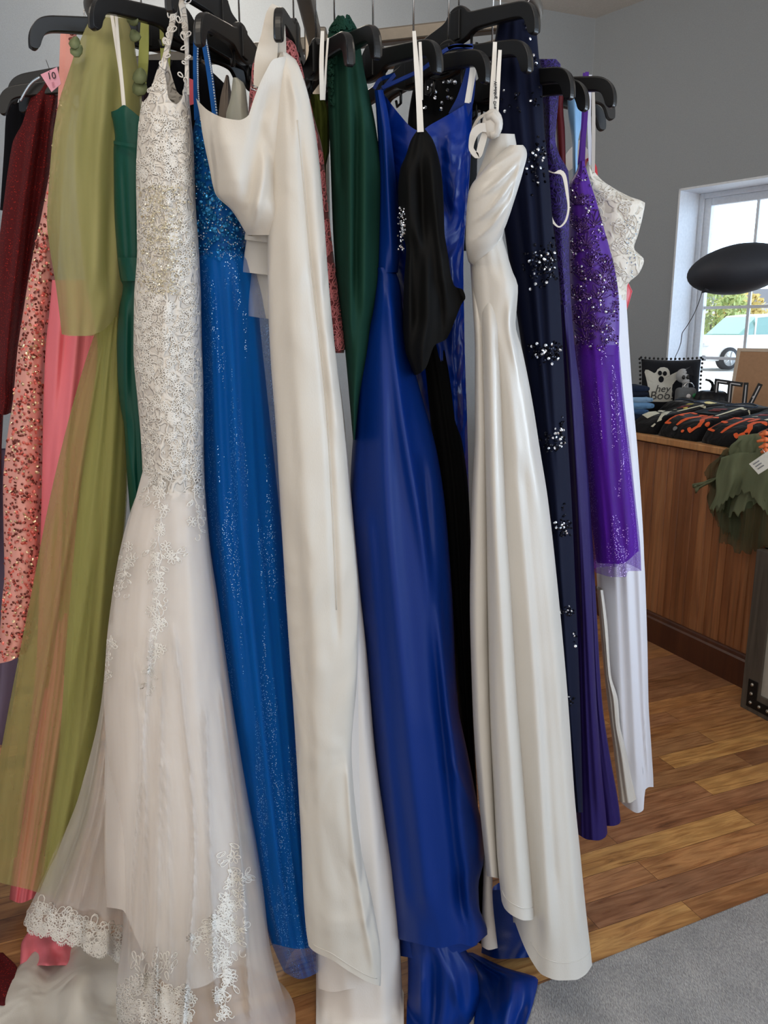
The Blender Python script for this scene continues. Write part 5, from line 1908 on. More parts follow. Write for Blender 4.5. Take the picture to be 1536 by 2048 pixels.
# ---------------------------------------------------------------- goods on the counter
def k_at(x, d, z):
    """distance along the counter at which the point d behind its face, z high, is seen at column x"""
    lo, hi = -2.0, 1.3
    for _ in range(40):
        m = (lo + hi) / 2
        if px(cp(m, d, z))[0] > x:
            lo = m
        else:
            hi = m
    return lo


m_tee = fabric('black_jersey', (17, 18, 21), .85, .15, .1, .5, 16, 1)
m_orange = plain('orange_print', (236, 96, 40), .7)
m_bone = plain('bone_print', (216, 216, 198), .7)
m_yel = plain('yellow_sticker', (224, 200, 50), .5)
m_redp = plain('red_print', (140, 42, 34), .6)
m_strip = plain('cream_size_strip', (226, 220, 190), .5)
m_greyp = plain('grey_neck_print', (120, 122, 126), .8)
m_clear = plain('clear_tape', (30, 30, 29), .7, 0, .1)
m_piping = plain('blue_grey_seam', (62, 76, 96), .8)


class Tee:
    """folded T-shirt lying on the counter, its folded edge to the front"""
    def __init__(s, k, w, L, h, label, seed, turn=0.0, d=0.012, rise=.066):
        s.rise = rise
        s.w, s.L, s.h = w, L, h
        s.o = cp(k, d, HC)
        c, n = cos(turn), sin(turn)
        s.ax = (-CN * c + CB * n)
        s.ay = (CB * c + CN * n)
        r = random.Random(seed)
        s.ph = [r.uniform(0, 6.28) for _ in range(4)]
        s.t = thing('folded_t_shirt', s.o, label, 't-shirt', 'folded black T-shirts on the counter')
        mb = MB()
        nu, nv = 26, 34
        V = []
        for j in range(nv + 1):
            for i in range(nu + 1):
                V.append(s.p(i / nu, j / nv))
        b = len(V)
        for j in range(nv + 1):
            for i in range(nu + 1):
                q = s.p(i / nu, j / nv)
                V.append(Vector((q.x, q.y, HC + .0015)))
        Fc = []
        W = nu + 1
        for j in range(nv):
            for i in range(nu):
                a = j * W + i
                Fc.append((a, a + 1, a + W + 1, a + W))
                Fc.append((b + a, b + a + W, b + a + W + 1, b + a + 1))
        rim = [i for i in range(W)] + [j * W + nu for j in range(1, nv + 1)] + [nv * W + i for i in range(nu - 1, -1, -1)] + [j * W for j in range(nv - 1, 0, -1)]
        for i in range(len(rim)):
            a, c_ = rim[i], rim[(i + 1) % len(rim)]
            Fc.append((a, c_, b + c_, b + a))
        mesh('folded_cloth', V, Fc, m_tee, s.t)
    def z(s, u, v):
        r = .10 / s.L
        e = sqrt(max(0, 1 - (1 - min(1, v / r)) ** 2)) if v < r else 1
        q = min(1, min(u, 1 - u) / .07)
        e2 = .5 + .5 * sqrt(max(0, 1 - (1 - q) ** 2))
        return (s.h * (.25 + .75 * e) + s.rise * min(1, v / .85)) * e2 + .004 * sin(7 * u + s.ph[0] + 5 * v) + .003 * sin(13 * v + s.ph[1]) - .02 * max(0, v - .9) * 10 * s.h
    def p(s, u, v, e=0.0):
        bow = -.012 * sin(pi * u) * (1 - v) + .008 * sin(9 * v + s.ph[2]) * (.5 - u)
        q = max(0.0, 1 - v / (.10 / s.L))
        return s.o + s.ax * (s.w * (u - .5)) + s.ay * (s.L * v + bow - 1.6 * e * q) + UP * (s.z(u, v) + e)
    def wrap(s, o, e=.0016):
        """lay a flat mesh given in (u, v, height) onto the shirt"""
        for vv in o.data.vertices:
            q = vv.co.copy()
            vv.co = s.p(q.x, q.y, e + q.z)
        return o
    def patch(s, name, poly, mat, label=None, e=.002):
        n = len(poly)
        cx = sum(p[0] for p in poly) / n
        cy = sum(p[1] for p in poly) / n
        V, Fc = [], []
        for f in (1, .66, .33):
            V += [s.p(cx + (p[0] - cx) * f, cy + (p[1] - cy) * f, e) for p in poly]
        V.append(s.p(cx, cy, e))
        for a in (0, 1):
            for i in range(n):
                j = (i + 1) % n
                Fc.append((a * n + i, a * n + j, (a + 1) * n + j, (a + 1) * n + i))
        for i in range(n):
            Fc.append((2 * n + i, 2 * n + (i + 1) % n, 3 * n))
        o = mesh(name, V, Fc, mat, s.t, False, label)
        sm = o.modifiers.new('t', 'SOLIDIFY')
        sm.thickness = .0012
        return o
    def stroke(s, name, pts, wd, mat, label=None):
        """a printed brush stroke: wd in metres, points in (u, v)"""
        V, Fc = [], []
        pts2 = []
        for a, b in zip(pts, pts[1:]):
            for i in range(5):
                pts2.append((a[0] + (b[0] - a[0]) * i / 5, a[1] + (b[1] - a[1]) * i / 5))
        pts2.append(pts[-1])
        n = len(pts2)
        for i, q in enumerate(pts2):
            a, b = pts2[max(0, i - 1)], pts2[min(n - 1, i + 1)]
            dx, dy = (b[0] - a[0]) * s.w, (b[1] - a[1]) * s.L
            l = math.hypot(dx, dy) or 1
            e = wd / 2 * (.55 if i in (0, n - 1) else 1)
            ox, oy = -dy / l * e / s.w, dx / l * e / s.L * min(1, .35 + q[1] * 3)
            V += [s.p(q[0] + ox, max(.004, q[1] + oy), .002), s.p(q[0] - ox, max(.004, q[1] - oy), .002)]
        Fc = [(2 * i, 2 * i + 1, 2 * i + 3, 2 * i + 2) for i in range(n - 1)]
        return V, Fc
    def strokes(s, name, lst, wd, mat, label=None):
        V, Fc = [], []
        for pts in lst:
            v, f = s.stroke(name, pts, wd, mat)
            b = len(V)
            V += v
            Fc += [tuple(b + i for i in q) for q in f]
        o = mesh(name, V, Fc, mat, s.t, False, label)
        sm = o.modifiers.new('t', 'SOLIDIFY')
        sm.thickness = .0012
        return o
    def text(s, name, txt, size, u, v, mat, bold=0.0):
        o = text_mesh(name, txt, size, (0, 0, 0), (1, 0, 0), (0, 1, 0), mat, None, .0004, bold)
        for vv in o.data.vertices:
            q = vv.co
            vv.co = Vector((u + q.x / s.w, v + q.y / s.L, q.z))
        s.wrap(o, .0022)
        parent_to(o, s.t)
        return o
    def common(s, price, strip_u=.80):
        # neckline, neck print, clear size tape with its printing
        mb = MB()
        mb.tube([s.p(.5 + .34 * cos(q), .80 + .15 * sin(q), .003) for q in [pi * (i / 14) for i in range(15)]], .0035, 6)
        mb.tube([s.p(.5 + .34 * cos(q), .80 - .06 * sin(q), .003) for q in [pi * (i / 14) for i in range(15)]], .003, 6)
        mb.build('collar', m_piping, s.t)
        s.patch('neck_print', [(.5 + .13 * cos(q), .80 + .03 * sin(q)) for q in [2 * pi * i / 12 for i in range(12)]], m_greyp)
        s.patch('clear_tape', [(.12, .40), (.78, .40), (.78, .66), (.12, .66)], m_clear, 'clear glossy tape')
        s.patch('size_strip', [(strip_u, .36), (strip_u + .055, .36), (strip_u + .055, .70), (strip_u, .70)], m_strip, 'cream size strip', .004)
        s.patch('red_lines', [(.28, .555), (.62, .555), (.62, .585), (.28, .585)], m_redp, e=.004)
        s.patch('red_lines', [(.28, .515), (.55, .515), (.55, .535), (.28, .535)], m_redp, e=.004)
        s.patch('white_line', [(.34, .45), (.46, .45), (.46, .465), (.34, .465)], m_strip, e=.004)
        s.text('price', price, .026, strip_u + .12, .655, m_strip, .001)
        s.text('price', '00', .014, strip_u + .235, .67, m_strip, .0006)


def letters(s, lst, wd=.021):
    s.strokes('printed_letters', lst, wd, m_orange, 'orange printed letters')


E_ = lambda u, w_: [[(u + .03, .37), (u, .05)], [(u + .03, .37), (u + w_, .37)], [(u + .02, .21), (u + w_ * .85, .21)], [(u, .05), (u + w_, .05)]]
T_ = lambda u, w_: [[(u, .37), (u + w_, .36)], [(u + w_ * .5, .36), (u + w_ * .4, .05)]]
AP = lambda u: [[(u + .02, .38), (u + .035, .33), (u, .26)]]
S_ = lambda u, w_: [[(u + w_, .27), (u + w_ * .6, .31), (u + w_ * .1, .26), (u + w_ * .2, .19), (u + w_ * .75, .13), (u + w_ * .95, .07), (u + w_ * .5, .02), (u, .05)]]

ka = k_at(1288, .02, HC)
kb = k_at(1356, .02, HC)
kc_ = k_at(1445, .02, HC)
kd = k_at(1545, .02, HC)
TW, TL = .235, .46
tee1 = Tee(ka, k_at(1266, .02, HC) - k_at(1311, .02, HC), TL, .070, 'black folded T-shirt with white bone print and yellow stickers, nearest the gowns', 1)
tee1.common('12', .78)
tee1.patch('bone_print', [(.05, .12), (.42, .10), (.45, .17), (.40, .26), (.12, .27), (.06, .20)], m_bone)
tee1.patch('bone_print', [(.02, .31), (.16, .29), (.26, .33), (.20, .38), (.04, .37)], m_bone)
tee1.patch('bone_print', [(.33, .30), (.52, .29), (.56, .34), (.52, .385), (.33, .38)], m_bone)
tee1.patch('bone_print', [(.52, .24), (.66, .20), (.82, .12), (.93, .05), (.97, .09), (.88, .20), (.72, .29), (.60, .32), (.53, .30)], m_bone)
tee1.patch('bone_print', [(.84, .012), (.92, .008), (.95, .03), (.90, .035)], m_bone)
tee1.patch('sticker', [(.74 + .15 * cos(q) * (1 + .05 * cos(12 * q)), .82 + .07 * sin(q) * (1 + .05 * cos(12 * q))) for q in [2 * pi * i / 48 for i in range(48)]], m_yel, 'round yellow sticker', .006)
tee1.patch('sticker', [(.70 + .055 * cos(q), .50 + .025 * sin(q)) for q in [2 * pi * i / 14 for i in range(14)]], m_yel, 'small round yellow sticker', .006)
tee1.patch('sticker', [(.36, .615), (.58, .615), (.58, .65), (.36, .65)], m_yel, 'yellow strip sticker', .006)
tee2 = Tee(kb, k_at(1318, .02, HC) - k_at(1395, .02, HC), TL, .074, 'black folded T-shirt, orange ET\'S lettering and grey drop on its fold, middle of the row', 2)
tee2.common('22', .74)
letters(tee2, E_(.08, .18) + T_(.35, .20) + AP(.61) + S_(.73, .2))
tee2.patch('drop_print', [(.46 + .05 * cos(q), .022 + .014 * sin(q)) for q in [2 * pi * i / 10 for i in range(10)]], m_greyp)
tee2.patch('orange_dot', [(.66 + .035 * cos(q), .018 + .009 * sin(q)) for q in [2 * pi * i / 10 for i in range(10)]], m_orange)
tee2.patch('orange_dot', [(.98 + .015 * cos(q), .14 + .03 * sin(q)) for q in [2 * pi * i / 10 for i in range(10)]], m_orange)
tee3 = Tee(kc_, k_at(1404, .02, HC) - k_at(1486, .02, HC), TL, .076, 'black folded T-shirt with orange ET\'S lettering, last before the green gauze', 3)
tee3.common('12', .78)
letters(tee3, E_(.06, .19) + T_(.34, .22) + AP(.62) + S_(.75, .2))
tee4 = Tee(kd, TW, TL, .075, 'black folded T-shirt cut off by the right edge of the photo', 4)
tee4.common('22', .78)
letters(tee4, E_(.06, .22) + T_(.38, .24))
for kx, dz_, lb_ in ((k_at(1345, .5, HC), 0, 'black T-shirt lying behind the middle of the row, grey neck print showing'), (k_at(1425, .52, HC), 0, 'black T-shirt folded behind the third one, below the letter signs')):
    q = Tee(kx, .24, .20, .095, lb_, 7 + int(kx * 10), 0, .485, .02)
    mb = MB()
    mb.tube([q.p(u, .55 + .12 * sin(pi * u), .003) for u in [.1 + .8 * i / 12 for i in range(13)]], .003, 6)
    mb.build('collar', m_piping, q.t)
    q.patch('neck_print', [(.4 + .12 * cos(a), .40 + .08 * sin(a)) for a in [2 * pi * i / 12 for i in range(12)]], m_greyp)

# ghost pillow
m_pil = fabric('black_canvas', (26, 28, 34), .85, .15, .1, .3, 9, 1)
m_ghost = fabric('white_felt', (206, 206, 198), .9, .1, 0, .2, 30, 1)
pb0 = PZ(1338, 832, HC)
PAX = Vector((.985, -.17, 0)).normalized()
PAY = Vector((.05, .26, .96)).normalized()
PAZ = PAX.cross(PAY)                               # towards the back is -PAZ ... front normal
if PAZ.y > 0:
    PAZ = -PAZ
PW = .335
pil = thing('throw_pillow', pb0, 'black pillow with a white ghost and pompom fringe, propped below the window', 'pillow')


def pw(u, v, e=0.0):
    """point on the pillow's front: u, v in metres from bottom centre"""
    a, b = u / (PW / 2), (v - PW / 2) / (PW / 2)
    a2, b2 = max(-1, min(1, a)), max(-1, min(1, b))
    t_ = .055 * (max(0, 1 - a2 ** 4) * max(0, 1 - b2 ** 4)) ** .5
    pinch = 1 - .05 * (1 - abs(b2) ** 2) * 1.0
    pv = PW / 2 + (v - PW / 2) * (1 - .05 * (1 - a2 * a2))
    return pb0 + PAX * u * pinch + PAY * pv + PAZ * (t_ + e), t_


nn = 24
V, Fc = [], []
for side in (1, -1):
    for j in range(nn + 1):
        for i in range(nn + 1):
            u, v = PW * (i / nn - .5), PW * j / nn
            p_, t_ = pw(u, v)
            V.append(p_ if side == 1 else p_ - PAZ * 2 * t_)
W = nn + 1
for s_ in (0, 1):
    for j in range(nn):
        for i in range(nn):
            a = s_ * W * W + j * W + i
            Fc.append((a, a + 1, a + W + 1, a + W))
mesh('cushion', V, Fc, m_pil, pil)


def pil_patch(name, poly, mat, e=.002, rings=6):
    n = len(poly)
    cx = sum(p[0] for p in poly) / n
    cy = sum(p[1] for p in poly) / n
    V, Fc = [], []
    for r in range(rings):
        f = 1 - r / rings
        V += [pw(cx + (p[0] - cx) * f, cy + (p[1] - cy) * f, e)[0] for p in poly]
    V.append(pw(cx, cy, e)[0])
    for a in range(rings - 1):
        for i in range(n):
            j = (i + 1) % n
            Fc.append((a * n + i, a * n + j, (a + 1) * n + j, (a + 1) * n + i))
    for i in range(n):
        Fc.append(((rings - 1) * n + i, (rings - 1) * n + (i + 1) % n, rings * n))
    o = mesh(name, V, Fc, mat, pil, False)
    sm = o.modifiers.new('t', 'SOLIDIFY')
    sm.thickness = .002
    return o


ZS = .335 / 970


def zz(x, y):
    return ((x - 835) * ZS, PW - (y - 235) * ZS)


gp_ = [(400, 440), (440, 445), (490, 490), (530, 512), (565, 490), (590, 440), (640, 402), (700, 395), (755, 415), (785, 460), (798, 540), (870, 508), (950, 462), (1000, 468), (1012, 505), (970, 575), (890, 640), (845, 710), (838, 780), (850, 880), (855, 1000), (700, 1010), (510, 1000), (470, 880), (440, 740), (405, 570), (385, 480)]
pil_patch('ghost_print', [zz(*q) for q in gp_], m_ghost)
for (cx__, cy__, rx_, ry_) in ((628, 505, 34, 42), (710, 512, 34, 42), (650, 615, 44, 56)):
    pil_patch('ghost_face', [zz(cx__ + rx_ * cos(q), cy__ + ry_ * sin(q)) for q in [2 * pi * i / 20 for i in range(20)]], m_pil, .005, 3)


def pil_text(txt, size, x, y, shear):
    u, v = zz(x, y)
    o = text_mesh('printed_words', txt, size, (0, 0, 0), (1, 0, 0), (0, 1, 0), m_black, None, .0004, .0004)
    for vv in o.data.vertices:
        q = vv.co
        vv.co = pw(u + q.x + q.y * shear, v + q.y, .0055 + q.z)[0]
    parent_to(o, pil)


pil_text('hey', .060, 690, 785, .25)
pil_text('Boo!', .070, 675, 905, .1)
for s_ in range(4):
    mb = MB()
    for k in range(15):
        q = PW * (k / 14 - .5)
        u, v = ((q, PW), (q, 0), (PW / 2, q + PW / 2), (-PW / 2, q + PW / 2))[s_]
        c = pw(u, v)[0] + ((PAY, -PAY, PAX, -PAX)[s_]) * .009
        if c.z > HC + .008:
            mb.ball(c, .0075, 8, 6)
    if mb.v:
        mb.build('pompom_trim', m_black, pil)

# balloon on a string
m_foil = plain('black_foil', (50, 54, 63), .6, 0, .35)
bc = P(1478, 538, 4.25)
bt_ = thing('balloon', bc, 'black foil balloon floating in front of the window', 'balloon')
mb = MB()
rot = Matrix.Rotation(radians(-9), 3, 'Y')
V, Fc = [], []
nu, nv = 40, 20
for i in range(nv + 1):
    a = pi * i / nv
    for k in range(nu):
        b = 2 * pi * k / nu
        rr = .25 * sin(a) * (1 + .012 * cos(9 * b) * sin(a) ** 6)
        V.append(bc + rot @ Vector((rr * cos(b), rr * sin(b) * .9, .125 * cos(a) * (1 - .05 * sin(a)))))
for i in range(nv):
    for k in range(nu):
        l = (k + 1) % nu
        Fc.append((i * nu + k, i * nu + l, (i + 1) * nu + l, (i + 1) * nu + k))
mesh('foil_body', V, Fc, m_foil, bt_)
mb = MB()
mb.tube([bc + rot @ Vector((-.19, -.06, -.075)), P(1404, 585, 4.25)], [.012, .004], 8)
mb.build('neck', m_foil, bt_)
mb = MB()
pts = [(1404, 584, 4.25), (1398, 604, 4.3), (1388, 628, 4.4), (1374, 652, 4.5), (1364, 668, 4.55), (1362, 684, 4.6), (1357, 700, 4.7), (1350, 716, 4.8), (1344, 760, 4.95), (1340, 800, 5.0)]
cxx, cyy, czz = (Curve([(i, p[j]) for i, p in enumerate(pts)]) for j in range(3))
mb.tube([P(cxx(i / 4), cyy(i / 4), czz(i / 4)) for i in range(4 * len(pts) - 3)], .0022, 6)
mb.build('string', m_black, bt_)

# pumpkin
m_pump = glitter('black_glitter', (16, 16, 20), (60, 60, 72), .5, .1, 300, .8)
po = PZ(1419, 838, HC)
pu = thing('pumpkin', po, 'black glitter pumpkin with a curled stem, behind the T-shirts', 'pumpkin')
V, Fc = [], []
nu, nv = 60, 18
pr = .100
for i in range(nv + 1):
    a = pi * i / nv
    for k in range(nu):
        b = 2 * pi * k / nu
        rr = pr * (sin(a) ** .8 if sin(a) > 0 else 0) * (1 - .09 * abs(cos(4.5 * b)) ** 6)
        V.append(po + Vector((rr * cos(b), rr * sin(b), .088 + .086 * cos(a) - .016 * max(0, cos(a)) ** 8)))
for i in range(nv):
    for k in range(nu):
        l = (k + 1) % nu
        Fc.append((i * nu + k, i * nu + l, (i + 1) * nu + l, (i + 1) * nu + k))
mesh('body', V, Fc, m_pump, pu)
mb = MB()
mb.tube([po + Vector((0, 0, .145)), po + Vector((.004, 0, .182)), po + Vector((-.004, 0, .202)), po + Vector((-.02, 0, .214)), po + Vector((-.042, 0, .219))], [.014, .010, .008, .007, .005], 8)
mb.build('stem', m_black, pu)
mb = MB()
mb.tube([po + Vector((-.035, -.002, .220 + .004 * sin(i))) + Vector((-.004 * cos(i * .8), 0, .003 * i)) for i in range(8)], .0009, 5)
mb.build('tendril', m_wire, pu)

# letter signs
m_sign = plain('black_sign', (24, 24, 27), .55)
m_inlay = plain('pale_inlay', (196, 196, 200), .5)


def sign_at(x, y, h):
    return PZ(x, y, HC)


def sign(x, strokes, label, wd=.024, base=840, dots=()):
    """block letter with a pale inlaid line; strokes in metres (x right, z up)"""
    o = PZ(x, base, HC)
    t = thing('letter_sign', o, label, 'letter', 'black block letters standing on the counter')
    ax = Vector((.93, -.36, 0)).normalized()
    az = Vector((ax.y, -ax.x, 0))
    if az.y > 0:
        az = -az
    mb, m2 = MB(), MB()
    for (a, b) in strokes:
        a, b = Vector(a), Vector(b)
        d = (b - a)
        l = d.length
        d.normalize()
        n = Vector((-d.y, d.x))
        def pt(p, q, e):
            w_ = a + d * p + n * q
            return o + ax * w_.x + UP * w_.y + az * e
        mb.add([pt(p, q, e) for e in (.014, -.014) for (p, q) in ((-wd / 2, -wd / 2), (l + wd / 2, -wd / 2), (l + wd / 2, wd / 2), (-wd / 2, wd / 2))], [(0, 1, 2, 3), (7, 6, 5, 4), (0, 4, 5, 1), (1, 5, 6, 2), (2, 6, 7, 3), (3, 7, 4, 0)])
        m2.add([pt(p, q, e) for e in (.0165, .012) for (p, q) in ((.0, -.003), (l, -.003), (l, .003), (.0, .003))], [(0, 1, 2, 3), (7, 6, 5, 4), (0, 4, 5, 1), (1, 5, 6, 2), (2, 6, 7, 3), (3, 7, 4, 0)])
    mb.build('block', m_sign, t, False)
    m2.build('inlay', m_inlay, t, False, label='pale inlaid line')
    for (a, b) in dots:
        mb = MB()
        mb.ball(o + ax * a + UP * b + az * .015, .007, 10, 6)
        mb.build('bulb', m_inlay, t)
    return t


sign(1427, [((0, .013), (0, .214)), ((0, .214), (.050, .208))], 'black block letter with short top arm, leftmost of the letter signs', dots=[(0, .095)])
sign(1454, [((0, .013), (0, .203)), ((0, .203), (.050, .197))], 'black block letter with short top arm, second of the letter signs', dots=[(0, .085)])
sign(1485, [((0, .045), (0, .194)), ((.012, .035), (.068, .190))], 'black block letter of one upright and one slanting stroke, before the cork board', dots=[(.042, .128), (0, .07)])

# cork board
m_cork = plain('tan_board', (178, 140, 108), .85, bump=.2)
m_cfr = plain('pale_board_frame', (206, 190, 172), .6)
co0 = PZ(1453, 832, HC)
cax = Vector((.75, -.66, 0)).normalized()
cay = (Vector((.12, .1, .98))).normalized()
caz = cax.cross(cay)
cbd = thing('cork_board', co0, 'tan cork board with a pale frame leaning at the right side of the window', 'board')
mb = MB()
mb.prism([(.018, .018), (.60, .018), (.60, .372), (.018, .372)], .008, co0 + caz * .004, cax, cay, caz)
mb.build('board', m_cork, cbd, False)
mb = MB()
for (x0, x1, y0, y1) in ((0, .02, 0, .39), (.60, .62, 0, .39), (.02, .60, 0, .02), (.02, .60, .37, .39)):
    mb.prism([(x0, y0), (x1, y0), (x1, y1), (x0, y1)], .018, co0 - caz * .003, cax, cay, caz)
mb.build('frame', m_cfr, cbd, False, bevel=.002)

# spidery wire ornament before the board
so = PZ(1470, 840, HC)
mb = MB()
for k in range(7):
    a = radians(20 + 24 * k)
    mb.tube([so + UP * .05, so + UP * (.05 + .035 * sin(a)) + Vector((.05 * cos(a), 0, .01)), so + UP * (.03 + .02 * sin(a)) + Vector((.075 * cos(a), 0, 0))], .0022, 5)
mb.ball(so + UP * .03, (.018, .018, .03), 10, 8)
tag(mb.build('spider_ornament', m_black, None), 'black spidery ornament beside the slanting letter sign', 'ornament')

# grey bag with badges and a skull ornament
m_gbag = fabric('grey_felt', (104, 106, 108), .9, .1, .1, .2, 20, 1)
m_wt = plain('white_badge', (228, 222, 222), .4)
m_gr = plain('green_badge', (34, 132, 74), .4)
go_ = PZ(1367, 836, HC)
gb = thing('felt_bag', go_, 'small grey felt bag with two round badges, in front of the ghost pillow', 'bag')
mb = MB()
mb.box(go_ + UP * .086, (.115, .05, .172))
ob = mb.build('bag_body', m_gbag, gb, True)
b_ = ob.modifiers.new('b', 'BEVEL'); b_.width = .022; b_.segments = 4
mb = MB()
mb.tube([go_ + Vector((.015 + .028 * cos(q), 0, .170 + .03 * sin(q))) for q in [pi * i / 10 for i in range(11)]], .003, 6)
mb.build('handle', m_wire, gb)
for (a, b, m_, nm_) in ((.008, .125, m_wt, 'white badge'), (.042, .128, m_gr, 'green badge')):
    mb = MB()
    mb.ball(go_ + Vector((a, -.027, b)), (.013, .004, .013), 14, 8)
    mb.build('badge', m_, gb, label=nm_)
mb = MB()
mb.box(go_ + Vector((.022, -.027, .096)), (.05, .004, .014))
mb.build('label', m_wt, gb, False)
m_skull = plain('grey_white_resin', (176, 178, 180), .6)
sk_ = go_ + Vector((.012, .045, 0))
st_ = thing('skull_ornament', sk_, 'grey white skull ornament with a dark hood, behind the grey felt bag', 'ornament')
mb = MB()
mb.tube([sk_, sk_ + UP * .20], [.03, .016], 10)
mb.build('stand', m_skull, st_)
mb = MB()
mb.ball(sk_ + Vector((-.02, 0, .235)), (.036, .036, .04), 16, 12)
mb.ball(sk_ + Vector((-.008, -.018, .205)), (.022, .022, .022), 12, 8)
mb.build('skull', m_skull, st_)
mb = MB()
mb.ball(sk_ + Vector((-.026, -.034, .228)), (.010, .006, .012), 10, 6)
mb.ball(sk_ + Vector((-.002, -.034, .228)), (.010, .006, .012), 10, 6)
mb.build('eye_socket', m_black, st_)
mb = MB()
mb.add([sk_ + Vector(q) for q in ((-.03, -.03, .255), (.03, -.04, .235), (.045, .03, .235), (-.03, .04, .26), (.022, -.005, .288), (.035, .0, .21))], [(0, 1, 4), (1, 2, 4), (2, 3, 4), (3, 0, 4), (0, 3, 2, 1), (1, 5, 2)])
mb.build('hood', m_pil, st_, False)

# stack of folded denim at the left end of the counter
m_den = [fabric('denim_%s' % n_, c_, .85, .15, 0, .5, 22, 1) for n_, c_ in (('indigo', (34, 44, 66)), ('dark', (28, 34, 50)), ('pale', (138, 172, 206)), ('sky', (112, 156, 200)), ('mid', (66, 98, 140)))]
jo = PZ(1258, 838, HC)
zs = 0
for i, (ci, h_, lb_) in enumerate(((0, .035, 'dark folded denim, lowest of the stack beside the white dress'), (4, .03, 'mid blue folded denim, second from the bottom of the stack'), (3, .035, 'sky blue folded denim, third in the stack, sticking out'),
                                   (2, .03, 'pale blue folded denim in the middle of the stack'), (1, .03, 'dark folded denim just above the pale pair in the stack'), (0, .03, 'dark folded denim, topmost of the stack'))):
    c = jo + UP * (zs + h_ / 2)
    t = thing('folded_jeans', jo + UP * zs, lb_, 'jeans', 'folded denim stacked on the counter')
    V, Fc = [], []
    rj = random.Random(i)
    wx = .075 + (.022 if i in (2, 3) else 0) + rj.uniform(-.004, .004)
    for a in range(25):
        q = 2 * pi * a / 24
        for b in range(10):
            f = b / 9
            x = (f - .5) * 2 * .10
            yy = cos(q)
            zz_ = sin(q)
            V.append(c + Vector((wx * (abs(yy) ** .5) * (1 if yy > 0 else -1) + .004 * sin(7 * f + i), x, h_ / 2 * (abs(zz_) ** .6) * (1 if zz_ > 0 else -1) * .97 + .0)))
    for a in range(24):
        for b in range(9):
            Fc.append((a * 10 + b, a * 10 + b + 1, (a + 1) * 10 + b + 1, (a + 1) * 10 + b))
    Fc.append(tuple(a * 10 for a in range(24)))
    Fc.append(tuple(a * 10 + 9 for a in range(24))[::-1])
    mesh('folded_leg', V, Fc, m_den[ci], t)
    mb = MB()
    mb.tube([c + Vector((wx * .9, x / 10 * .2 - .1, 0)) for x in range(11)], .0025, 5)
    mb.build('seam', m_den[(ci + 2) % 5], t)
    zs += h_
# black star behind the stack
bo = jo + Vector((-.04, .17, 0))
stt = thing('star_ornament', bo, 'black star ornament, one point showing beside the white dress', 'ornament')
mb = MB()
mb.prism([((.07 if i % 2 == 0 else .03) * cos(pi / 5 * i), .29 + (.07 if i % 2 == 0 else .03) * sin(pi / 5 * i)) for i in range(10)], .012, bo, (1, 0, 0), UP, (0, 1, 0))
mb.build('star', m_black, stt, False)
mb = MB()
mb.box(bo + Vector((0, .006, .115)), (.012, .01, .23))
mb.box(bo + Vector((0, .006, .004)), (.08, .06, .008))
mb.build('stand', m_black, stt, False)

# green gauze hanging over the counter's edge
m_gauze = tulle('green_gauze', (142, 152, 122), .80, None, .15)
m_gauze2 = tulle('thin_green_gauze', (96, 108, 84), .40, None, .35)
gz_ = thing('gauze_cloth', cp(k_at(1500, 0, HC), 0, HC), 'ragged sheer green gauze draped over the counter edge at right', 'cloth')


def gauze(name, top, bottom, d0, d1, mat, seed, nr=30, nc=30, amp=.012, lift=0.0):
    """hanging rag: top and bottom edges given in view columns/rows, d = distance out from the counter's face"""
    rr_ = random.Random(seed)
    ph = [rr_.uniform(0, 6.28) for _ in range(6)]
    tc, bc_ = Curve([(p[0], p[1]) for p in top]), Curve([(p[0], p[1]) for p in bottom])
    x0, x1 = top[0][0], top[-1][0]
    b0, b1 = bottom[0][0], bottom[-1][0]
    jag = [rr_.uniform(-1, 1) for _ in range(nc + 1)]
    grid = []
    for i in range(nr + 1):
        f = i / nr
        row = []
        for j in range(nc + 1):
            a = j / nc
            xt, xb = x0 + (x1 - x0) * a, b0 + (b1 - b0) * a
            x = xt + (xb - xt) * f + 2.5 * sin(9 * f + ph[0] + 3 * a)
            y = tc(xt) + (bc_(xb) + 7 * jag[j] - tc(xt)) * f
            d = d0 + (d1 - d0) * min(1, f * 2.2) + amp * (sin(13 * a + ph[1] + 2.2 * f) + .6 * sin(23 * a + ph[2])) * min(1, f * 3 + .2)
            # depth where this view ray meets the plane d out from the face
            r_ = Vector(ray(x, y))
            q = CO - CB * d
            t_ = q.dot(CB) / r_.dot(CB)
            row.append(Vector((0, 0, EYE)) + r_ * t_)
        grid.append(row)
    return sheet(name, grid, mat, gz_, .001)


gauze('rag', [(1462, 890), (1500, 880), (1560, 872)], [(1420, 1015), (1470, 1030), (1530, 1000)], .045, .06, m_gauze, 1)
gauze('rag', [(1478, 872), (1500, 868), (1524, 866)], [(1452, 905), (1490, 925), (1530, 912)], .04, .06, m_gauze, 2, 16, 24, .006)
gauze('rag', [(1440, 915), (1480, 905), (1560, 905)], [(1425, 1022), (1490, 985), (1545, 1040)], .065, .085, m_gauze, 3)
gauze('rag', [(1450, 900), (1462, 892), (1475, 890)], [(1406, 945), (1416, 965), (1432, 975)], .03, .05, m_gauze2, 6, 18, 14, .006)
gauze('rag', [(1434, 955), (1438, 953), (1442, 950)], [(1387, 974), (1388, 979), (1389, 984)], .06, .07, m_gauze, 7, 20, 8, .003)
gauze('rag', [(1430, 980), (1480, 960), (1560, 950)], [(1440, 1080), (1490, 1105), (1545, 1090)], .03, .05, m_gauze2, 4)
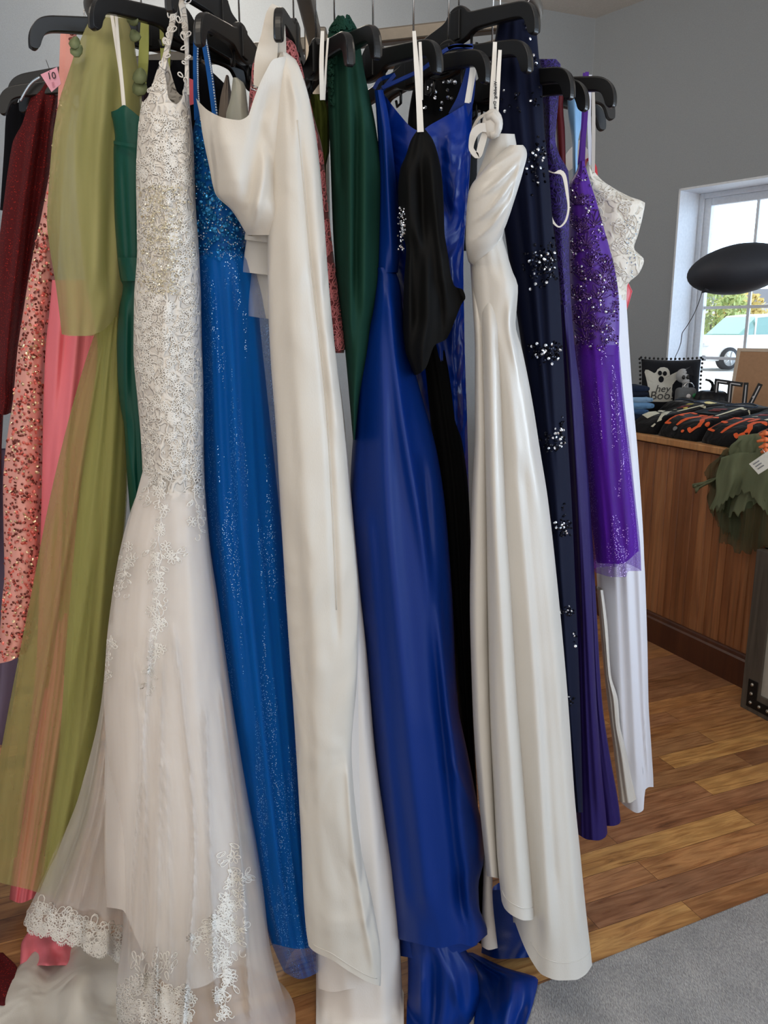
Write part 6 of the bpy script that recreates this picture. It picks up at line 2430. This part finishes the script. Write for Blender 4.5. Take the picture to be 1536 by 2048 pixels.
gauze('rag', [(1418, 960), (1445, 950), (1480, 945)], [(1416, 1010), (1440, 1060), (1480, 1080)], .03, .045, m_gauze2, 5)
# orange hand resting on the gauze
m_hand = plain('orange_plastic_hand', (226, 118, 66), .6)
hb = cp(k_at(1560, -.05, HC + .01), -.05, HC + .012)
hd = thing('toy_hand', hb, 'orange plastic skeleton hand reaching in from the right edge', 'hand')
for i, (xx, yy) in enumerate(((1519, 868), (1514, 881), (1518, 893), (1522, 903))):
    mb = MB()
    dY = 3.05
    pts = [P(1575, 870 + 10 * i, dY), P(1545, 868 + 11 * i, dY - .02), P(1530, yy - 2, dY - .03), P(xx, yy + 2, dY - .03)]
    mb.tube(pts, [.010, .009, .008, .005], 8)
    for q in pts[1:3]:
        mb.ball(q, .0105, 8, 6)
    mb.build('finger', m_hand, hd)
mb = MB()
mb.ball(P(1580, 890, 3.05), (.05, .03, .045), 14, 10)
mb.build('palm', m_hand, hd)
# white tag
m_tagw = plain('white_tag', (206, 206, 198), .5)
tq = [P(1498, 928, 2.98), P(1536, 902, 2.97), P(1560, 922, 2.95), P(1517, 949, 2.96)]
tt = thing('price_tag', tq[0], 'white printed card tag hanging on the green gauze', 'tag')
mb = MB()
mb.add(tq + [v + Vector((0, .002, 0)) for v in tq], [(0, 1, 2, 3), (7, 6, 5, 4), (0, 1, 5, 4), (1, 2, 6, 5), (2, 3, 7, 6), (3, 0, 4, 7)])
mb.build('card', m_tagw, tt, False, bevel=.0008)
mb = MB()
for i in range(3):
    a = tq[0].lerp(tq[1], .12 + .0 * i).lerp(tq[3].lerp(tq[2], .12), .2 + .22 * i)
    b = tq[0].lerp(tq[1], .42).lerp(tq[3].lerp(tq[2], .42), .2 + .22 * i)
    mb.box((a + b) / 2 - Vector((0, .0015, 0)), ((b - a).length, .001, .004), ((b - a).normalized(), Vector((0, 1, 0)), (b - a).normalized().cross(Vector((0, 1, 0)))))
mb.build('print_block', m_greyp, tt, False)
mb = MB()
mb.tube([P(1530, 906, 2.972), P(1524, 897, 2.985), P(1518, 899, 2.99)], .0012, 5)
mb.build('tag_loop', m_wire, tt)
